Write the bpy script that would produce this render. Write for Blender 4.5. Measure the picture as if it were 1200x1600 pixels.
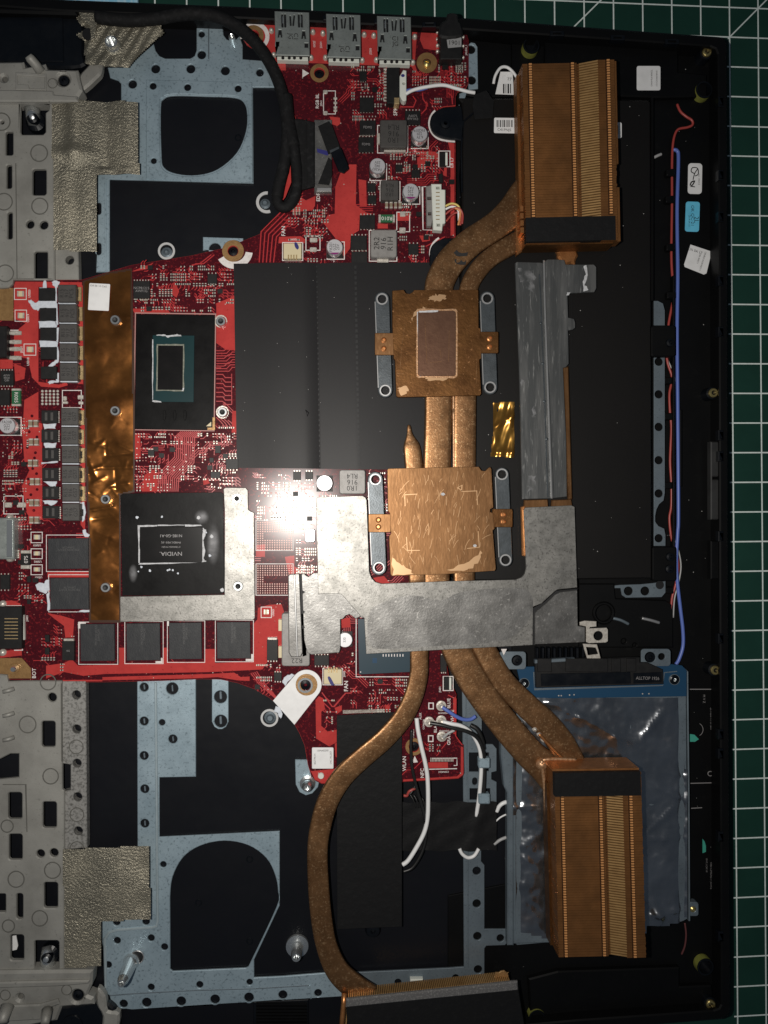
import bpy, math, random
from mathutils import Vector
from mathutils.geometry import tessellate_polygon

random.seed(7)
for o in list(bpy.data.objects): bpy.data.objects.remove(o, do_unlink=True)
scene = bpy.context.scene
C = scene.collection

# ------------------------------------------------------------------ camera
# Real sizes in metres.  z = 0 is the cutting mat, z = 17 mm the top of the circuit board.
MM = 0.001
FPX, CX, CY = 1155.0, 600.0, 800.0          # lens of the phone, in pixels of a 1200 x 1600 picture
DIST, TILT, ZB = 295.0, math.radians(3.9), 17.0
CAM = Vector((-DIST * math.sin(TILT), 0.0, ZB + DIST * math.cos(TILT)))      # millimetres
AX = Vector((math.cos(TILT), 0, math.sin(TILT))); AY = Vector((0, 1, 0)); AZ = Vector((math.sin(TILT), 0, -math.cos(TILT)))
cam = bpy.data.cameras.new('camera'); camo = bpy.data.objects.new('camera', cam); C.objects.link(camo)
camo.location = CAM * MM
camo.rotation_euler = (0, -TILT, 0)
cam.sensor_fit = 'VERTICAL'; cam.sensor_height = 36; cam.sensor_width = 27
cam.lens = 36 * FPX / 1600
cam.clip_start = 0.01; cam.clip_end = 10
scene.camera = camo

# ------------------------------------------------------------------ light: the phone's flash beside its lens, a dim room
w = bpy.data.worlds.new('World'); scene.world = w; w.use_nodes = True
bg = w.node_tree.nodes['Background']; bg.inputs[0].default_value = (0.62, 0.78, 1.0, 1); bg.inputs[1].default_value = 0.06
fl = bpy.data.lights.new('phone_flash', 'AREA'); fl.shape = 'DISK'; fl.size = 0.007
fl.energy = 0.64; fl.spread = math.radians(150); fl.color = (1.0, 0.95, 0.88)
flo = bpy.data.objects.new('phone_flash', fl); C.objects.link(flo)
flo.location = (CAM.x * MM - 0.030, 0.002, CAM.z * MM)
flo.rotation_euler = (0, -TILT, 0)
scene.view_settings.view_transform = 'Standard'
try: scene.view_settings.look = 'None'
except Exception: pass
scene.view_settings.exposure = 0.0; scene.view_settings.gamma = 1.0; scene.view_settings.use_curve_mapping = False

# ------------------------------------------------------------------ helpers
def P(x, y, z):
    """point of the place at height z (mm) seen at (x, y) in a 1200 x 1600 picture -> millimetres"""
    d = AX * ((x - CX) / FPX) - AY * ((y - CY) / FPX) + AZ
    t = (z - CAM.z) / d.z
    return CAM + d * t
def S(x, y, z): return (P(x + 1, y, z) - P(x, y, z)).length
ABS = {}
def finish(name, verts, faces, mat, parent=None, smooth=False, mi=None, origin=None):
    """verts in mm, world; the object's origin is the middle of its foot"""
    if origin is None:
        xs = [v[0] for v in verts]; ys = [v[1] for v in verts]; zs = [v[2] for v in verts]
        origin = Vector(((min(xs) + max(xs)) / 2, (min(ys) + max(ys)) / 2, min(zs)))
    me = bpy.data.meshes.new(name)
    me.from_pydata([((v[0] - origin.x) * MM, (v[1] - origin.y) * MM, (v[2] - origin.z) * MM) for v in verts], [], faces)
    mats = mat if isinstance(mat, (list, tuple)) else [mat]
    for m in mats: me.materials.append(m)
    if mi: me.polygons.foreach_set('material_index', mi)
    if smooth: me.polygons.foreach_set('use_smooth', [True] * len(me.polygons))
    me.update()
    o = bpy.data.objects.new(name, me); C.objects.link(o)
    place(o, origin, parent)
    return o
def place(o, origin, parent):
    base = ABS[parent.name] if parent else Vector((0, 0, 0))
    ABS[o.name] = origin.copy()
    o.location = (origin - base) * MM
    if parent: o.parent = parent
def thing(name, label, cat, x, y, z, group=None):
    o = bpy.data.objects.new(name, None); C.objects.link(o); o.empty_display_size = 0.005
    place(o, P(x, y, z), None)
    tag(o, label, cat, group)
    return o
def tag(o, label, cat, group=None):
    o['label'] = label; o['category'] = cat
    if group: o['group'] = group
    return o
def stuff(o): o['kind'] = 'stuff'; return o

def area(p): return sum(p[i][0] * p[(i + 1) % len(p)][1] - p[(i + 1) % len(p)][0] * p[i][1] for i in range(len(p))) / 2
def inset(p, b):
    """p counter-clockwise -> moved inwards by b"""
    n = len(p); r = []
    for i in range(n):
        a, c, e = p[i - 1], p[i], p[(i + 1) % n]
        d1 = (c[0] - a[0], c[1] - a[1]); d2 = (e[0] - c[0], e[1] - c[1])
        l1 = math.hypot(*d1) or 1e-9; l2 = math.hypot(*d2) or 1e-9
        n1 = (-d1[1] / l1, d1[0] / l1); n2 = (-d2[1] / l2, d2[0] / l2)
        k = max(0.35, 1 + n1[0] * n2[0] + n1[1] * n2[1])
        r.append((c[0] + b * (n1[0] + n2[0]) / k, c[1] + b * (n1[1] + n2[1]) / k))
    return r
def prism(name, pts, zt, h, mat, parent=None, holes=(), b=0.12, topmat=None, zf=None):
    """solid plate with chamfered upper edges: outline traced at its top height zt, thickness h (mm)"""
    loops = []
    for k, L in enumerate([pts] + list(holes)):
        q = [P(x, y, zt) for x, y in L]; q = [(v.x, v.y) for v in q]
        if (area(q) < 0) == (k == 0): q.reverse()
        loops.append(q)
    b = min(b, h * 0.45)
    V, F, MI = [], [], []
    tops = []
    for q in loops:
        n = len(q); i0 = len(V)
        ins = inset(q, b) if b > 0 else q
        V += [(x, y, zt - h) for x, y in q]; V += [(x, y, zt - b) for x, y in q]; V += [(x, y, zt) for x, y in ins]
        for i in range(n):
            j = (i + 1) % n
            F.append((i0 + i, i0 + j, i0 + n + j, i0 + n + i)); MI.append(0)
            F.append((i0 + n + i, i0 + n + j, i0 + 2 * n + j, i0 + 2 * n + i)); MI.append(0)
        tops.append((i0 + 2 * n, n, ins))
    idx = [s + i for s, n, _ in tops for i in range(n)]
    if len(tops) == 1 and len(pts) == 4:
        F.append(tuple(idx)); MI.append(1 if topmat else 0)
    else:
        for t in tessellate_polygon([[Vector((x, y, 0)) for x, y in ins] for _, _, ins in tops]):
            a, c, e = (idx[i] for i in t)
            A, B, D = V[a], V[c], V[e]
            if (B[0] - A[0]) * (D[1] - A[1]) - (B[1] - A[1]) * (D[0] - A[0]) < 0: c, e = e, c
            F.append((a, c, e)); MI.append(1 if topmat else 0)
    if zf: V = [(v[0], v[1], v[2] + zf(v[0], v[1])) for v in V]
    return finish(name, V, F, [mat, topmat] if topmat else mat, parent, mi=MI if topmat else None)
def rect(x0, y0, x1, y1): return [(x0, y0), (x1, y0), (x1, y1), (x0, y1)]
def rr(x0, y0, x1, y1, r, n=4):
    p = []
    for cx, cy, a0 in ((x1 - r, y0 + r, -90), (x1 - r, y1 - r, 0), (x0 + r, y1 - r, 90), (x0 + r, y0 + r, 180)):
        for i in range(n + 1):
            a = math.radians(a0 + 90 * i / n); p.append((cx + r * math.cos(a), cy + r * math.sin(a)))
    return p
def circ(x, y, r, n=18, sy=1.0): return [(x + r * math.cos(2 * math.pi * i / n), y + sy * r * math.sin(2 * math.pi * i / n)) for i in range(n)]
def rot(pts, cx, cy, deg):
    c, s = math.cos(math.radians(deg)), math.sin(math.radians(deg))
    return [(cx + (x - cx) * c - (y - cy) * s, cy + (x - cx) * s + (y - cy) * c) for x, y in pts]
def capsule(x0, y0, x1, y1, hw, n=8):
    a = math.atan2(y1 - y0, x1 - x0); p = []
    for cx, cy, s in ((x1, y1, a - math.pi / 2), (x0, y0, a + math.pi / 2)):
        for i in range(n + 1): p.append((cx + hw * math.cos(s + math.pi * i / n), cy + hw * math.sin(s + math.pi * i / n)))
    return p
def spl(pts, k=6, closed=False):
    n = len(pts); out = []
    rng = range(n) if closed else range(n - 1)
    for i in rng:
        g = (lambda j: pts[j % n]) if closed else (lambda j: pts[max(0, min(n - 1, j))])
        p0, p1, p2, p3 = g(i - 1), g(i), g(i + 1), g(i + 2)
        for s in range(k):
            t = s / k
            out.append(tuple(0.5 * (2 * b + (c - a) * t + (2 * a - 5 * b + 4 * c - d) * t * t + (3 * b - a - 3 * c + d) * t ** 3) for a, b, c, d in zip(p0, p1, p2, p3)))
    if not closed: out.append(tuple(pts[-1]))
    return out
def ragged(pts, amp, k=4, seed=1):
    r = random.Random(seed); out = []
    n = len(pts)
    for i in range(n):
        a, b = pts[i], pts[(i + 1) % n]
        for s in range(k):
            t = s / k
            out.append((a[0] + (b[0] - a[0]) * t + r.uniform(-amp, amp), a[1] + (b[1] - a[1]) * t + r.uniform(-amp, amp)))
    return out
def sweep(name, path, mat, parent=None, n=10, flat=None, cap=True):
    """path: (x px, y px, z mm of the middle, width px[, height mm]); round wire, or a flattened pipe with flat=height mm"""
    V, F = [], []
    pts = [(P(p[0], p[1], p[2]), p[3] * S(p[0], p[1], p[2]) / 2, p[4] if len(p) > 4 else None) for p in path]
    for i, (c, r, hh) in enumerate(pts):
        t = pts[min(i + 1, len(pts) - 1)][0] - pts[max(i - 1, 0)][0]
        if t.length < 1e-6: t = Vector((1, 0, 0))
        t.normalize()
        side = Vector((0, 0, 1)).cross(t); side = side.normalized() if side.length > 1e-4 else Vector((1, 0, 0))
        up = t.cross(side)
        h = (hh if hh else flat if flat else 2 * r) / 2
        for k in range(n):
            a = 2 * math.pi * k / n
            ca, sa = math.cos(a), math.sin(a)
            if flat: ca = math.copysign(abs(ca) ** 0.42, ca); sa = math.copysign(abs(sa) ** 0.42, sa)
            V.append(tuple(c + side * (r * ca) + up * (h * sa)))
    m = len(pts)
    for i in range(m - 1):
        for k in range(n):
            a, b = i * n + k, i * n + (k + 1) % n
            F.append((a, b, b + n, a + n))
    if cap: F.append(tuple(range(n - 1, -1, -1))); F.append(tuple(range((m - 1) * n, m * n)))
    return finish(name, V, F, mat, parent, smooth=True)
def wire(name, pts, width, mat, parent=None, k=6, n=8): return sweep(name, [(*p, width) for p in spl(pts, k)], mat, parent, n=n)
def lathe(name, x, y, zref, prof, mat, parent=None, n=24, smooth=False, mats=None):
    """prof: (radius px, z mm); the axis stands where (x, y) is seen at zref"""
    c = P(x, y, zref); s = S(x, y, zref); V, F, MI = [], [], []
    for r, z in prof:
        for i in range(n):
            a = 2 * math.pi * i / n; V.append((c.x + r * s * math.cos(a), c.y + r * s * math.sin(a), z))
    for k in range(len(prof) - 1):
        for i in range(n):
            a, b = k * n + i, k * n + (i + 1) % n; F.append((a, b, b + n, a + n)); MI.append(mats[k] if mats else 0)
    if prof[-1][0] > 0.05: F.append(tuple(range((len(prof) - 1) * n, len(prof) * n))); MI.append(mats[-1] if mats else 0)
    return finish(name, V, F, mat, parent, smooth=smooth, mi=MI if mats else None)
def ring(name, x, y, r, ri, zt, h, mat, parent, n=24, b=0.08): return prism(name, circ(x, y, r, n), zt, h, mat, parent, [circ(x, y, ri, n)], b=b)
def arc_band(name, x, y, r, ri, a0, a1, zt, h, mat, parent, n=16):
    p = [(x + r * math.cos(math.radians(a0 + (a1 - a0) * i / n)), y + r * math.sin(math.radians(a0 + (a1 - a0) * i / n))) for i in range(n + 1)]
    p += [(x + ri * math.cos(math.radians(a1 - (a1 - a0) * i / n)), y + ri * math.sin(math.radians(a1 - (a1 - a0) * i / n))) for i in range(n + 1)]
    return prism(name, p, zt, h, mat, parent, b=0)
def band(pts, wd):
    """outline of a thin strip along an open polyline (px)"""
    L, R = [], []
    for i, p in enumerate(pts):
        a = pts[max(i - 1, 0)]; c = pts[min(i + 1, len(pts) - 1)]
        d = (c[0] - a[0], c[1] - a[1]); l = math.hypot(*d) or 1
        nx, ny = -d[1] / l * wd / 2, d[0] / l * wd / 2
        if 0 < i < len(pts) - 1:
            d1 = (p[0] - a[0], p[1] - a[1]); l1 = math.hypot(*d1) or 1
            k = max(0.5, (d1[0] * d[0] + d1[1] * d[1]) / (l1 * l)); nx /= k; ny /= k
        L.append((p[0] + nx, p[1] + ny)); R.append((p[0] - nx, p[1] - ny))
    return L + R[::-1]
def text(s, x, y, zt, size, deg, mat, parent, name='lettering', sx=1.0, bold=0.0):
    cu = bpy.data.curves.new(name, 'FONT'); cu.body = s; cu.align_x = 'CENTER'; cu.align_y = 'CENTER'
    cu.resolution_u = 2; cu.space_line = 0.85; cu.offset = bold
    t = bpy.data.objects.new(name, cu)
    me = bpy.data.meshes.new_from_object(t)
    bpy.data.objects.remove(t)
    k = S(x, y, zt) * size / 0.72 * MM
    a = math.radians(deg); ca, sa = math.cos(a), math.sin(a)
    for v in me.vertices:
        X, Y = v.co.x * k * sx, v.co.y * k
        v.co = (X * ca - Y * sa, X * sa + Y * ca, 0)
    me.name = name
    me.materials.clear(); me.materials.append(mat)
    o = bpy.data.objects.new(name, me); C.objects.link(o)
    place(o, P(x, y, zt), parent)
    return o
class Bag:
    """many pieces too small to pick apart, collected into one part"""
    def __init__(s): s.V, s.F, s.M = [], [], []
    def poly(s, pts, z, mi):
        q = [P(x, y, z) for x, y in pts]
        if area([(v.x, v.y) for v in q]) < 0: q.reverse()
        i = len(s.V); s.V += [(v.x, v.y, z) for v in q]; s.F.append(tuple(range(i, i + len(q)))); s.M.append(mi)
    def strip(s, pts, wd, z, mi):
        b = band(pts, wd); n = len(pts)
        for i in range(n - 1): s.poly([b[i], b[i + 1], b[2 * n - 2 - i], b[2 * n - 1 - i]], z, mi)
    def box(s, x0, y0, x1, y1, z0, z1, mi, deg=0):
        p = rect(x0, y0, x1, y1)
        if deg: p = rot(p, (x0 + x1) / 2, (y0 + y1) / 2, deg)
        q = [P(x, y, z1) for x, y in p][::-1]; i = len(s.V)
        s.V += [(v.x, v.y, z0) for v in q] + [(v.x, v.y, z1) for v in q]
        s.F.append((i + 4, i + 5, i + 6, i + 7)); s.M.append(mi)
        for k in range(4):
            j = (k + 1) % 4; s.F.append((i + k, i + j, i + 4 + j, i + 4 + k)); s.M.append(mi)
    def dome(s, x, y, r, z0, h, mi, n=7, sy=1.0, deg=0):
        i = len(s.V)
        for rr_, zz in ((1, 0), (0.75, 0.7)):
            for vx, vy in rot([(x + r * rr_ * math.cos(2 * math.pi * k / n), y + r * sy * rr_ * math.sin(2 * math.pi * k / n)) for k in range(n)], x, y, deg):
                q = P(vx, vy, z0); s.V.append((q.x, q.y, z0 + h * zz))
        for k in range(n):
            j = (k + 1) % n; s.F.append((i + j, i + k, i + n + k, i + n + j)); s.M.append(mi)
        s.F.append(tuple(i + n + k for k in range(n - 1, -1, -1))); s.M.append(mi)
    def done(s, name, mats, parent, smooth=False): return stuff(finish(name, s.V, s.F, mats, parent, mi=s.M, smooth=smooth))
def pip(x, y, poly):
    c = False; n = len(poly)
    for i in range(n):
        (x1, y1), (x2, y2) = poly[i], poly[i - 1]
        if (y1 > y) != (y2 > y) and x < (x2 - x1) * (y - y1) / (y2 - y1) + x1: c = not c
    return c

# ------------------------------------------------------------------ materials
def mat(name, col, metal=0.0, rough=0.5, var=None, bump=None, spec=0.5, fine=None, rvar=None, coat=0.0, aniso=None, alpha=None):
    """var / fine = (scale per mm, second colour, low, high); bump = (scale per mm, strength[, 'voronoi']); rvar = (scale, low, high)"""
    m = bpy.data.materials.new(name); m.use_nodes = True
    nt = m.node_tree; N = nt.nodes; L = nt.links; bs = N['Principled BSDF']
    bs.inputs['Base Color'].default_value = (*col, 1); bs.inputs['Metallic'].default_value = metal; bs.inputs['Roughness'].default_value = rough
    bs.inputs['Specular IOR Level'].default_value = spec
    if coat: bs.inputs['Coat Weight'].default_value = coat; bs.inputs['Coat Roughness'].default_value = 0.25
    if alpha: bs.inputs['Alpha'].default_value = alpha
    geo = N.new('ShaderNodeNewGeometry'); mp = N.new('ShaderNodeMapping'); mp.inputs['Scale'].default_value = (1000, 1000, 1000)
    if aniso: mp.inputs['Scale'].default_value = tuple(1000 * a for a in aniso)
    L.new(geo.outputs['Position'], mp.inputs[0])
    def noise(scale, detail=4):
        n = N.new('ShaderNodeTexNoise'); n.inputs['Scale'].default_value = scale; n.inputs['Detail'].default_value = detail; n.inputs['Roughness'].default_value = 0.6
        L.new(mp.outputs[0], n.inputs['Vector']); return n
    src = None
    for lay in (var, fine):
        if not lay: continue
        n = noise(lay[0]); r = N.new('ShaderNodeValToRGB'); r.color_ramp.elements[0].position = lay[2]; r.color_ramp.elements[1].position = lay[3]
        L.new(n.outputs['Fac'], r.inputs[0])
        mx = N.new('ShaderNodeMix'); mx.data_type = 'RGBA'; L.new(r.outputs[0], mx.inputs['Factor'])
        if src: L.new(src, mx.inputs['A'])
        else: mx.inputs['A'].default_value = (*col, 1)
        mx.inputs['B'].default_value = (*lay[1], 1); src = mx.outputs['Result']
    if src: L.new(src, bs.inputs['Base Color'])
    if rvar:
        n = noise(rvar[0]); r = N.new('ShaderNodeMapRange'); r.inputs['From Min'].default_value = 0.3; r.inputs['From Max'].default_value = 0.7
        r.inputs['To Min'].default_value = rvar[1]; r.inputs['To Max'].default_value = rvar[2]
        L.new(n.outputs['Fac'], r.inputs['Value']); L.new(r.outputs[0], bs.inputs['Roughness'])
    if bump:
        if len(bump) > 2:
            n = N.new('ShaderNodeTexVoronoi'); n.inputs['Scale'].default_value = bump[0]; n.feature = 'SMOOTH_F1' if bump[2] == 'smooth' else 'F1'
            wv = noise(bump[0] * 0.7, 3); ad = N.new('ShaderNodeVectorMath'); ad.operation = 'MULTIPLY_ADD'
            L.new(wv.outputs['Color'], ad.inputs[0]); ad.inputs[1].default_value = (1.6 / bump[0],) * 3; L.new(mp.outputs[0], ad.inputs[2]); L.new(ad.outputs[0], n.inputs['Vector'])
            out = n.outputs['Distance']
        else: n = noise(bump[0], 1.0 if bump[0] < 0.2 else 4); out = n.outputs['Fac']
        b = N.new('ShaderNodeBump'); b.inputs['Strength'].default_value = min(1.0, bump[1]); b.inputs['Distance'].default_value = 0.001 * max(1.0, bump[1]) / max(bump[0], 0.01) * 0.3
        L.new(out, b.inputs['Height']); L.new(b.outputs[0], bs.inputs['Normal'])
    return m
M = {}
M['mat'] = mat('mat_green', (0.011, 0.046, 0.034), 0, 0.6, (0.05, (0.009, 0.038, 0.028), 0.35, 0.7), (3, 0.1), spec=0.15, fine=(0.02, (0.014, 0.055, 0.04), 0.55, 0.8))
M['line'] = mat('mat_line', (0.78, 0.86, 0.82), 0, 0.6, (0.8, (0.62, 0.7, 0.67), 0.4, 0.75))
M['black'] = mat('black_plastic', (0.0035, 0.0036, 0.0038), 0, 0.5, (0.08, (0.0025, 0.0026, 0.003), 0.35, 0.7), (4, 0.12), spec=0.16, fine=(0.25, (0.006, 0.006, 0.006), 0.62, 0.8))
M['black_gloss'] = mat('black_gloss_plastic', (0.003, 0.004, 0.006), 0, 0.3, None, (0.05, 0.15), spec=0.35, rvar=(0.2, 0.25, 0.45))
M['floor'] = mat('keyboard_back_film', (0.006, 0.0066, 0.009), 0, 0.42, (0.03, (0.0045, 0.005, 0.007), 0.35, 0.7), (0.15, 0.05), spec=0.2, rvar=(0.06, 0.38, 0.5))
M['film'] = mat('matte_black_film', (0.0145, 0.014, 0.015), 0, 0.46, (0.02, (0.013, 0.0125, 0.0135), 0.35, 0.7), (6, 0.25), spec=0.2, fine=(2.2, (0.026, 0.025, 0.026), 0.6, 0.8))
M['tape'] = mat('black_tape', (0.0075, 0.0075, 0.008), 0, 0.6, None, (0.25, 0.2), spec=0.2, fine=(0.5, (0.012, 0.012, 0.0125), 0.55, 0.8))
M['cloth'] = mat('black_cable_cloth', (0.007, 0.007, 0.0075), 0, 0.75, (0.5, (0.018, 0.018, 0.019), 0.5, 0.75), (2.5, 0.8), spec=0.2)
M['pcb'] = mat('dark_red_soldermask', (0.066, 0.0075, 0.012), 0, 0.2, (0.12, (0.05, 0.006, 0.010), 0.35, 0.65), None, spec=0.2, fine=(1.1, (0.15, 0.013, 0.017), 0.57, 0.6))
M['pour'] = mat('bright_red_soldermask', (0.47, 0.050, 0.046), 0, 0.2, (0.15, (0.39, 0.040, 0.038), 0.35, 0.65), None, spec=0.2, fine=(1.0, (0.30, 0.028, 0.028), 0.6, 0.7))
M['edge'] = mat('board_edge_red', (0.5, 0.05, 0.042), 0, 0.4)
M['silk'] = mat('white_print', (0.72, 0.68, 0.66), 0, 0.5, (1.2, (0.5, 0.45, 0.43), 0.5, 0.75))
M['solder'] = mat('tinned_solder', (0.66, 0.62, 0.555), 0.4, 0.36, (1.0, (0.45, 0.41, 0.36), 0.4, 0.7), (1.5, 0.5))
M['gold'] = mat('gold_pad', (0.62, 0.46, 0.24), 0.6, 0.35, (0.8, (0.45, 0.32, 0.16), 0.4, 0.7), (1.5, 0.4))
M['tan'] = mat('bare_copper_ring', (0.36, 0.21, 0.085), 0.45, 0.42, (0.5, (0.27, 0.15, 0.06), 0.4, 0.7), (1.5, 0.3))
M['chip'] = mat('black_chip_resin', (0.010, 0.0098, 0.010), 0, 0.48, (0.4, (0.015, 0.0145, 0.0145), 0.4, 0.7), (4, 0.25), spec=0.3)
M['ram'] = mat('memory_chip_resin', (0.022, 0.0235, 0.0265), 0, 0.5, (0.35, (0.036, 0.037, 0.039), 0.45, 0.75), (2, 0.4), spec=0.35, fine=(1.1, (0.085, 0.085, 0.085), 0.66, 0.78), aniso=(1.6, .6, 1))
M['ind'] = mat('ferrite_dark_grey', (0.068, 0.064, 0.060), 0.1, 0.5, (0.5, (0.055, 0.051, 0.048), 0.4, 0.7), (3, 0.3))
M['ind2'] = mat('ferrite_light_grey', (0.26, 0.25, 0.24), 0.2, 0.5, (0.5, (0.21, 0.2, 0.19), 0.4, 0.7), (3, 0.3))
M['ink'] = mat('black_ink', (0.012, 0.011, 0.011), 0, 0.6)
M['greyink'] = mat('grey_laser_mark', (0.22, 0.21, 0.21), 0, 0.6)
M['can'] = mat('aluminium_can', (0.85, 0.85, 0.86), 0.85, 0.3, None, (2, 0.1))
M['cantop'] = mat('aluminium_can_top', (0.62, 0.61, 0.63), 0.5, 0.42)
M['magenta'] = mat('magenta_ink', (0.22, 0.02, 0.15), 0.2, 0.4)
M['steel'] = mat('connector_steel', (0.32, 0.35, 0.335), 0.55, 0.42, (0.2, (0.27, 0.295, 0.28), 0.35, 0.7), (3, 0.2), rvar=(0.3, 0.36, 0.5), fine=(1.6, (.2, .22, .21), .58, .7))
M['galv'] = mat('galvanised_sheet', (0.36, 0.46, 0.52), 0.4, 0.42, (0.06, (0.28, 0.37, 0.425), 0.35, 0.7), (2.5, 0.25), fine=(1.0, (0.17, 0.225, 0.26), 0.55, 0.7), rvar=(0.15, 0.34, 0.5))
M['galvd'] = mat('dull_galvanised_sheet', (0.17, 0.21, 0.24), 0.4, 0.45, (0.08, (0.13, 0.16, 0.185), 0.35, 0.7), (2.5, 0.25), fine=(1.4, (0.07, 0.085, 0.095), 0.58, 0.75))
M['cast'] = mat('cast_magnesium', (0.31, 0.305, 0.28), 0.2, 0.52, (0.06, (0.21, 0.205, 0.187), 0.35, 0.7), (2, 0.3), fine=(0.8, (0.13, 0.127, 0.115), 0.62, 0.78))
M['castspeck'] = mat('etched_magnesium', (0.29, 0.285, 0.27), 0.25, 0.5, None, (2, 0.4), fine=(1.0, (0.11, 0.108, 0.1), 0.46, 0.68))
M['fabric'] = mat('conductive_cloth', (0.36, 0.33, 0.255), 0.7, 0.33, (0.05, (0.23, 0.215, 0.17), 0.4, 0.65), (1.3, 2.2), fine=(1.7, (0.60, 0.55, 0.43), 0.6, 0.74), rvar=(0.06, 0.28, 0.42))  # pale specks paint part of the cloth's sparkle into its colour
M['nickel'] = mat('nickel_plate', (0.29, 0.282, 0.264), 0.75, 0.42, (0.35, (0.22, 0.215, 0.2), 0.42, 0.62), (2.0, 0.2), fine=(1.2, (0.12, 0.115, 0.108), 0.54, 0.7), rvar=(0.12, 0.38, 0.5))
M['nickel2'] = mat('scuffed_nickel_plate', (0.25, 0.245, 0.235), 0.75, 0.40, (0.15, (0.165, 0.161, 0.154), 0.38, 0.62), (1.1, 0.2), fine=(0.8, (0.42, 0.41, 0.39), 0.6, 0.74), rvar=(0.1, 0.34, 0.48))
M['alu'] = mat('dull_aluminium_strip', (0.11, 0.114, 0.114), 0.6, 0.36, (0.12, (0.20, 0.20, 0.195), 0.45, 0.66), (1.2, 0.15), fine=(0.6, (0.42, 0.42, 0.405), 0.6, 0.74), aniso=(2.0, 0.2, 1))
M['bar'] = mat('spring_steel', (0.095, 0.108, 0.118), 0.6, 0.38, (0.3, (0.065, 0.074, 0.08), 0.4, 0.7), (1.6, 0.25), fine=(0.7, (0.19, 0.195, 0.195), 0.66, 0.8))
M['barrim'] = mat('worn_steel_edge', (0.45, 0.45, 0.45), 0.7, 0.4)
M['copper'] = mat('tarnished_copper_plate', (0.165, 0.074, 0.023), 0.8, 0.40, (0.10, (0.115, 0.049, 0.015), 0.38, 0.62), (0.6, 0.2), fine=(0.8, (0.42, 0.21, 0.09), 0.63, 0.74), rvar=(0.15, 0.36, 0.5))
M['copper2'] = mat('scratched_copper_plate', (0.225, 0.113, 0.047), 0.8, 0.40, (0.12, (0.175, 0.085, 0.034), 0.38, 0.62), (0.8, 0.1), fine=(0.4, (0.30, 0.16, 0.072), 0.54, 0.74), aniso=(1.6, 0.5, 1), rvar=(0.15, 0.35, 0.48))
M['copper_pipe'] = mat('glint_flecked_copper', (0.27, 0.14, 0.062), 0.8, 0.38, (0.12, (0.18, 0.088, 0.037), 0.35, 0.7), (1.5, 0.25), fine=(1.15, (0.54, 0.34, 0.18), 0.55, 0.74), rvar=(0.3, 0.31, 0.46))  # bright flecks are the pipe's glitter painted into the copper
M['copper_bright'] = mat('bright_copper', (0.62, 0.27, 0.10), 0.8, 0.36, (0.4, (0.48, 0.2, 0.07), 0.4, 0.7), (1.2, 0.3))
M['copper_die'] = mat('polished_copper', (0.235, 0.125, 0.080), 0.85, 0.34, (0.3, (0.19, 0.098, 0.064), 0.4, 0.7), (1.0, 0.1))
M['copper_edge'] = mat('scraped_copper', (0.62, 0.38, 0.22), 0.6, 0.4, (1.0, (0.40, 0.21, 0.10), 0.4, 0.65), (1.5, 0.4))
M['fin'] = mat('copper_fin', (0.35, 0.15, 0.049), 0.75, 0.42, (0.06, (0.235, 0.105, 0.038), 0.35, 0.7), (1.2, 0.2), rvar=(0.2, 0.38, 0.52))
M['fin_tooth'] = mat('copper_fin_tooth', (0.50, 0.30, 0.12), 0.5, 0.4, (0.3, (0.40, 0.23, 0.09), 0.4, 0.7))  # brighter than the fins: light on the sloping teeth put in the colour
M['foil'] = mat('copper_shielding_foil', (0.52, 0.205, 0.055), 0.93, 0.21, (0.06, (0.29, 0.11, 0.032), 0.35, 0.7), (0.06, 0.4), rvar=(0.1, 0.15, 0.28))
M['kapton'] = mat('amber_polyimide_tape', (0.50, 0.27, 0.06), 0.85, 0.24, (0.15, (0.36, 0.17, 0.035), 0.4, 0.7), (0.12, 0.3))
M['alfoil'] = mat('grey_aluminium_foil', (0.46, 0.475, 0.50), 0.95, 0.22, (0.05, (0.30, 0.315, 0.335), 0.35, 0.7), (0.17, 0.85), rvar=(0.12, 0.16, 0.3), fine=(0.03, (0.38, 0.28, 0.24), 0.62, 0.8))
M['bluepcb'] = mat('blue_soldermask', (0.012, 0.05, 0.105), 0, 0.35)
M['green'] = mat('green_substrate', (0.008, 0.034, 0.038), 0, 0.3, (0.1, (0.007, 0.029, 0.033), 0.4, 0.7), spec=0.3)
M['pch'] = mat('blue_grey_substrate', (0.022, 0.045, 0.062), 0, 0.35)
M['die'] = mat('silicon_die', (0.006, 0.0056, 0.0056), 0, 0.22, (0.2, (0.009, 0.008, 0.008), 0.4, 0.7), spec=0.4)
M['pkg'] = mat('black_package_film', (0.0045, 0.0043, 0.0045), 0, 0.36, (0.06, (0.006, 0.0058, 0.006), 0.4, 0.7), (0.3, 0.03), spec=0.12, rvar=(0.12, 0.32, 0.45))
M['paste'] = mat('white_thermal_paste', (0.62, 0.66, 0.72), 0, 0.5, (0.8, (0.5, 0.54, 0.6), 0.4, 0.75), (0.9, 0.6))
M['smear'] = mat('thin_paste_residue', (0.55, 0.56, 0.58), 0, 0.5, (0.9, (0.35, 0.35, 0.36), 0.4, 0.7), (1.0, 0.5))
M['white'] = mat('white_sticker', (0.80, 0.80, 0.80), 0, 0.5, (0.3, (0.72, 0.72, 0.72), 0.4, 0.75))
M['whitepl'] = mat('ivory_plastic', (0.66, 0.68, 0.62), 0, 0.4, None, (2, 0.1))
M['cream'] = mat('cream_plastic', (0.62, 0.53, 0.34), 0, 0.4)
M['bluest'] = mat('blue_sticker', (0.14, 0.55, 0.78), 0, 0.5, (0.3, (0.11, 0.47, 0.68), 0.4, 0.75))
M['wred'] = mat('red_wire', (0.33, 0.05, 0.042), 0, 0.4)
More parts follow.
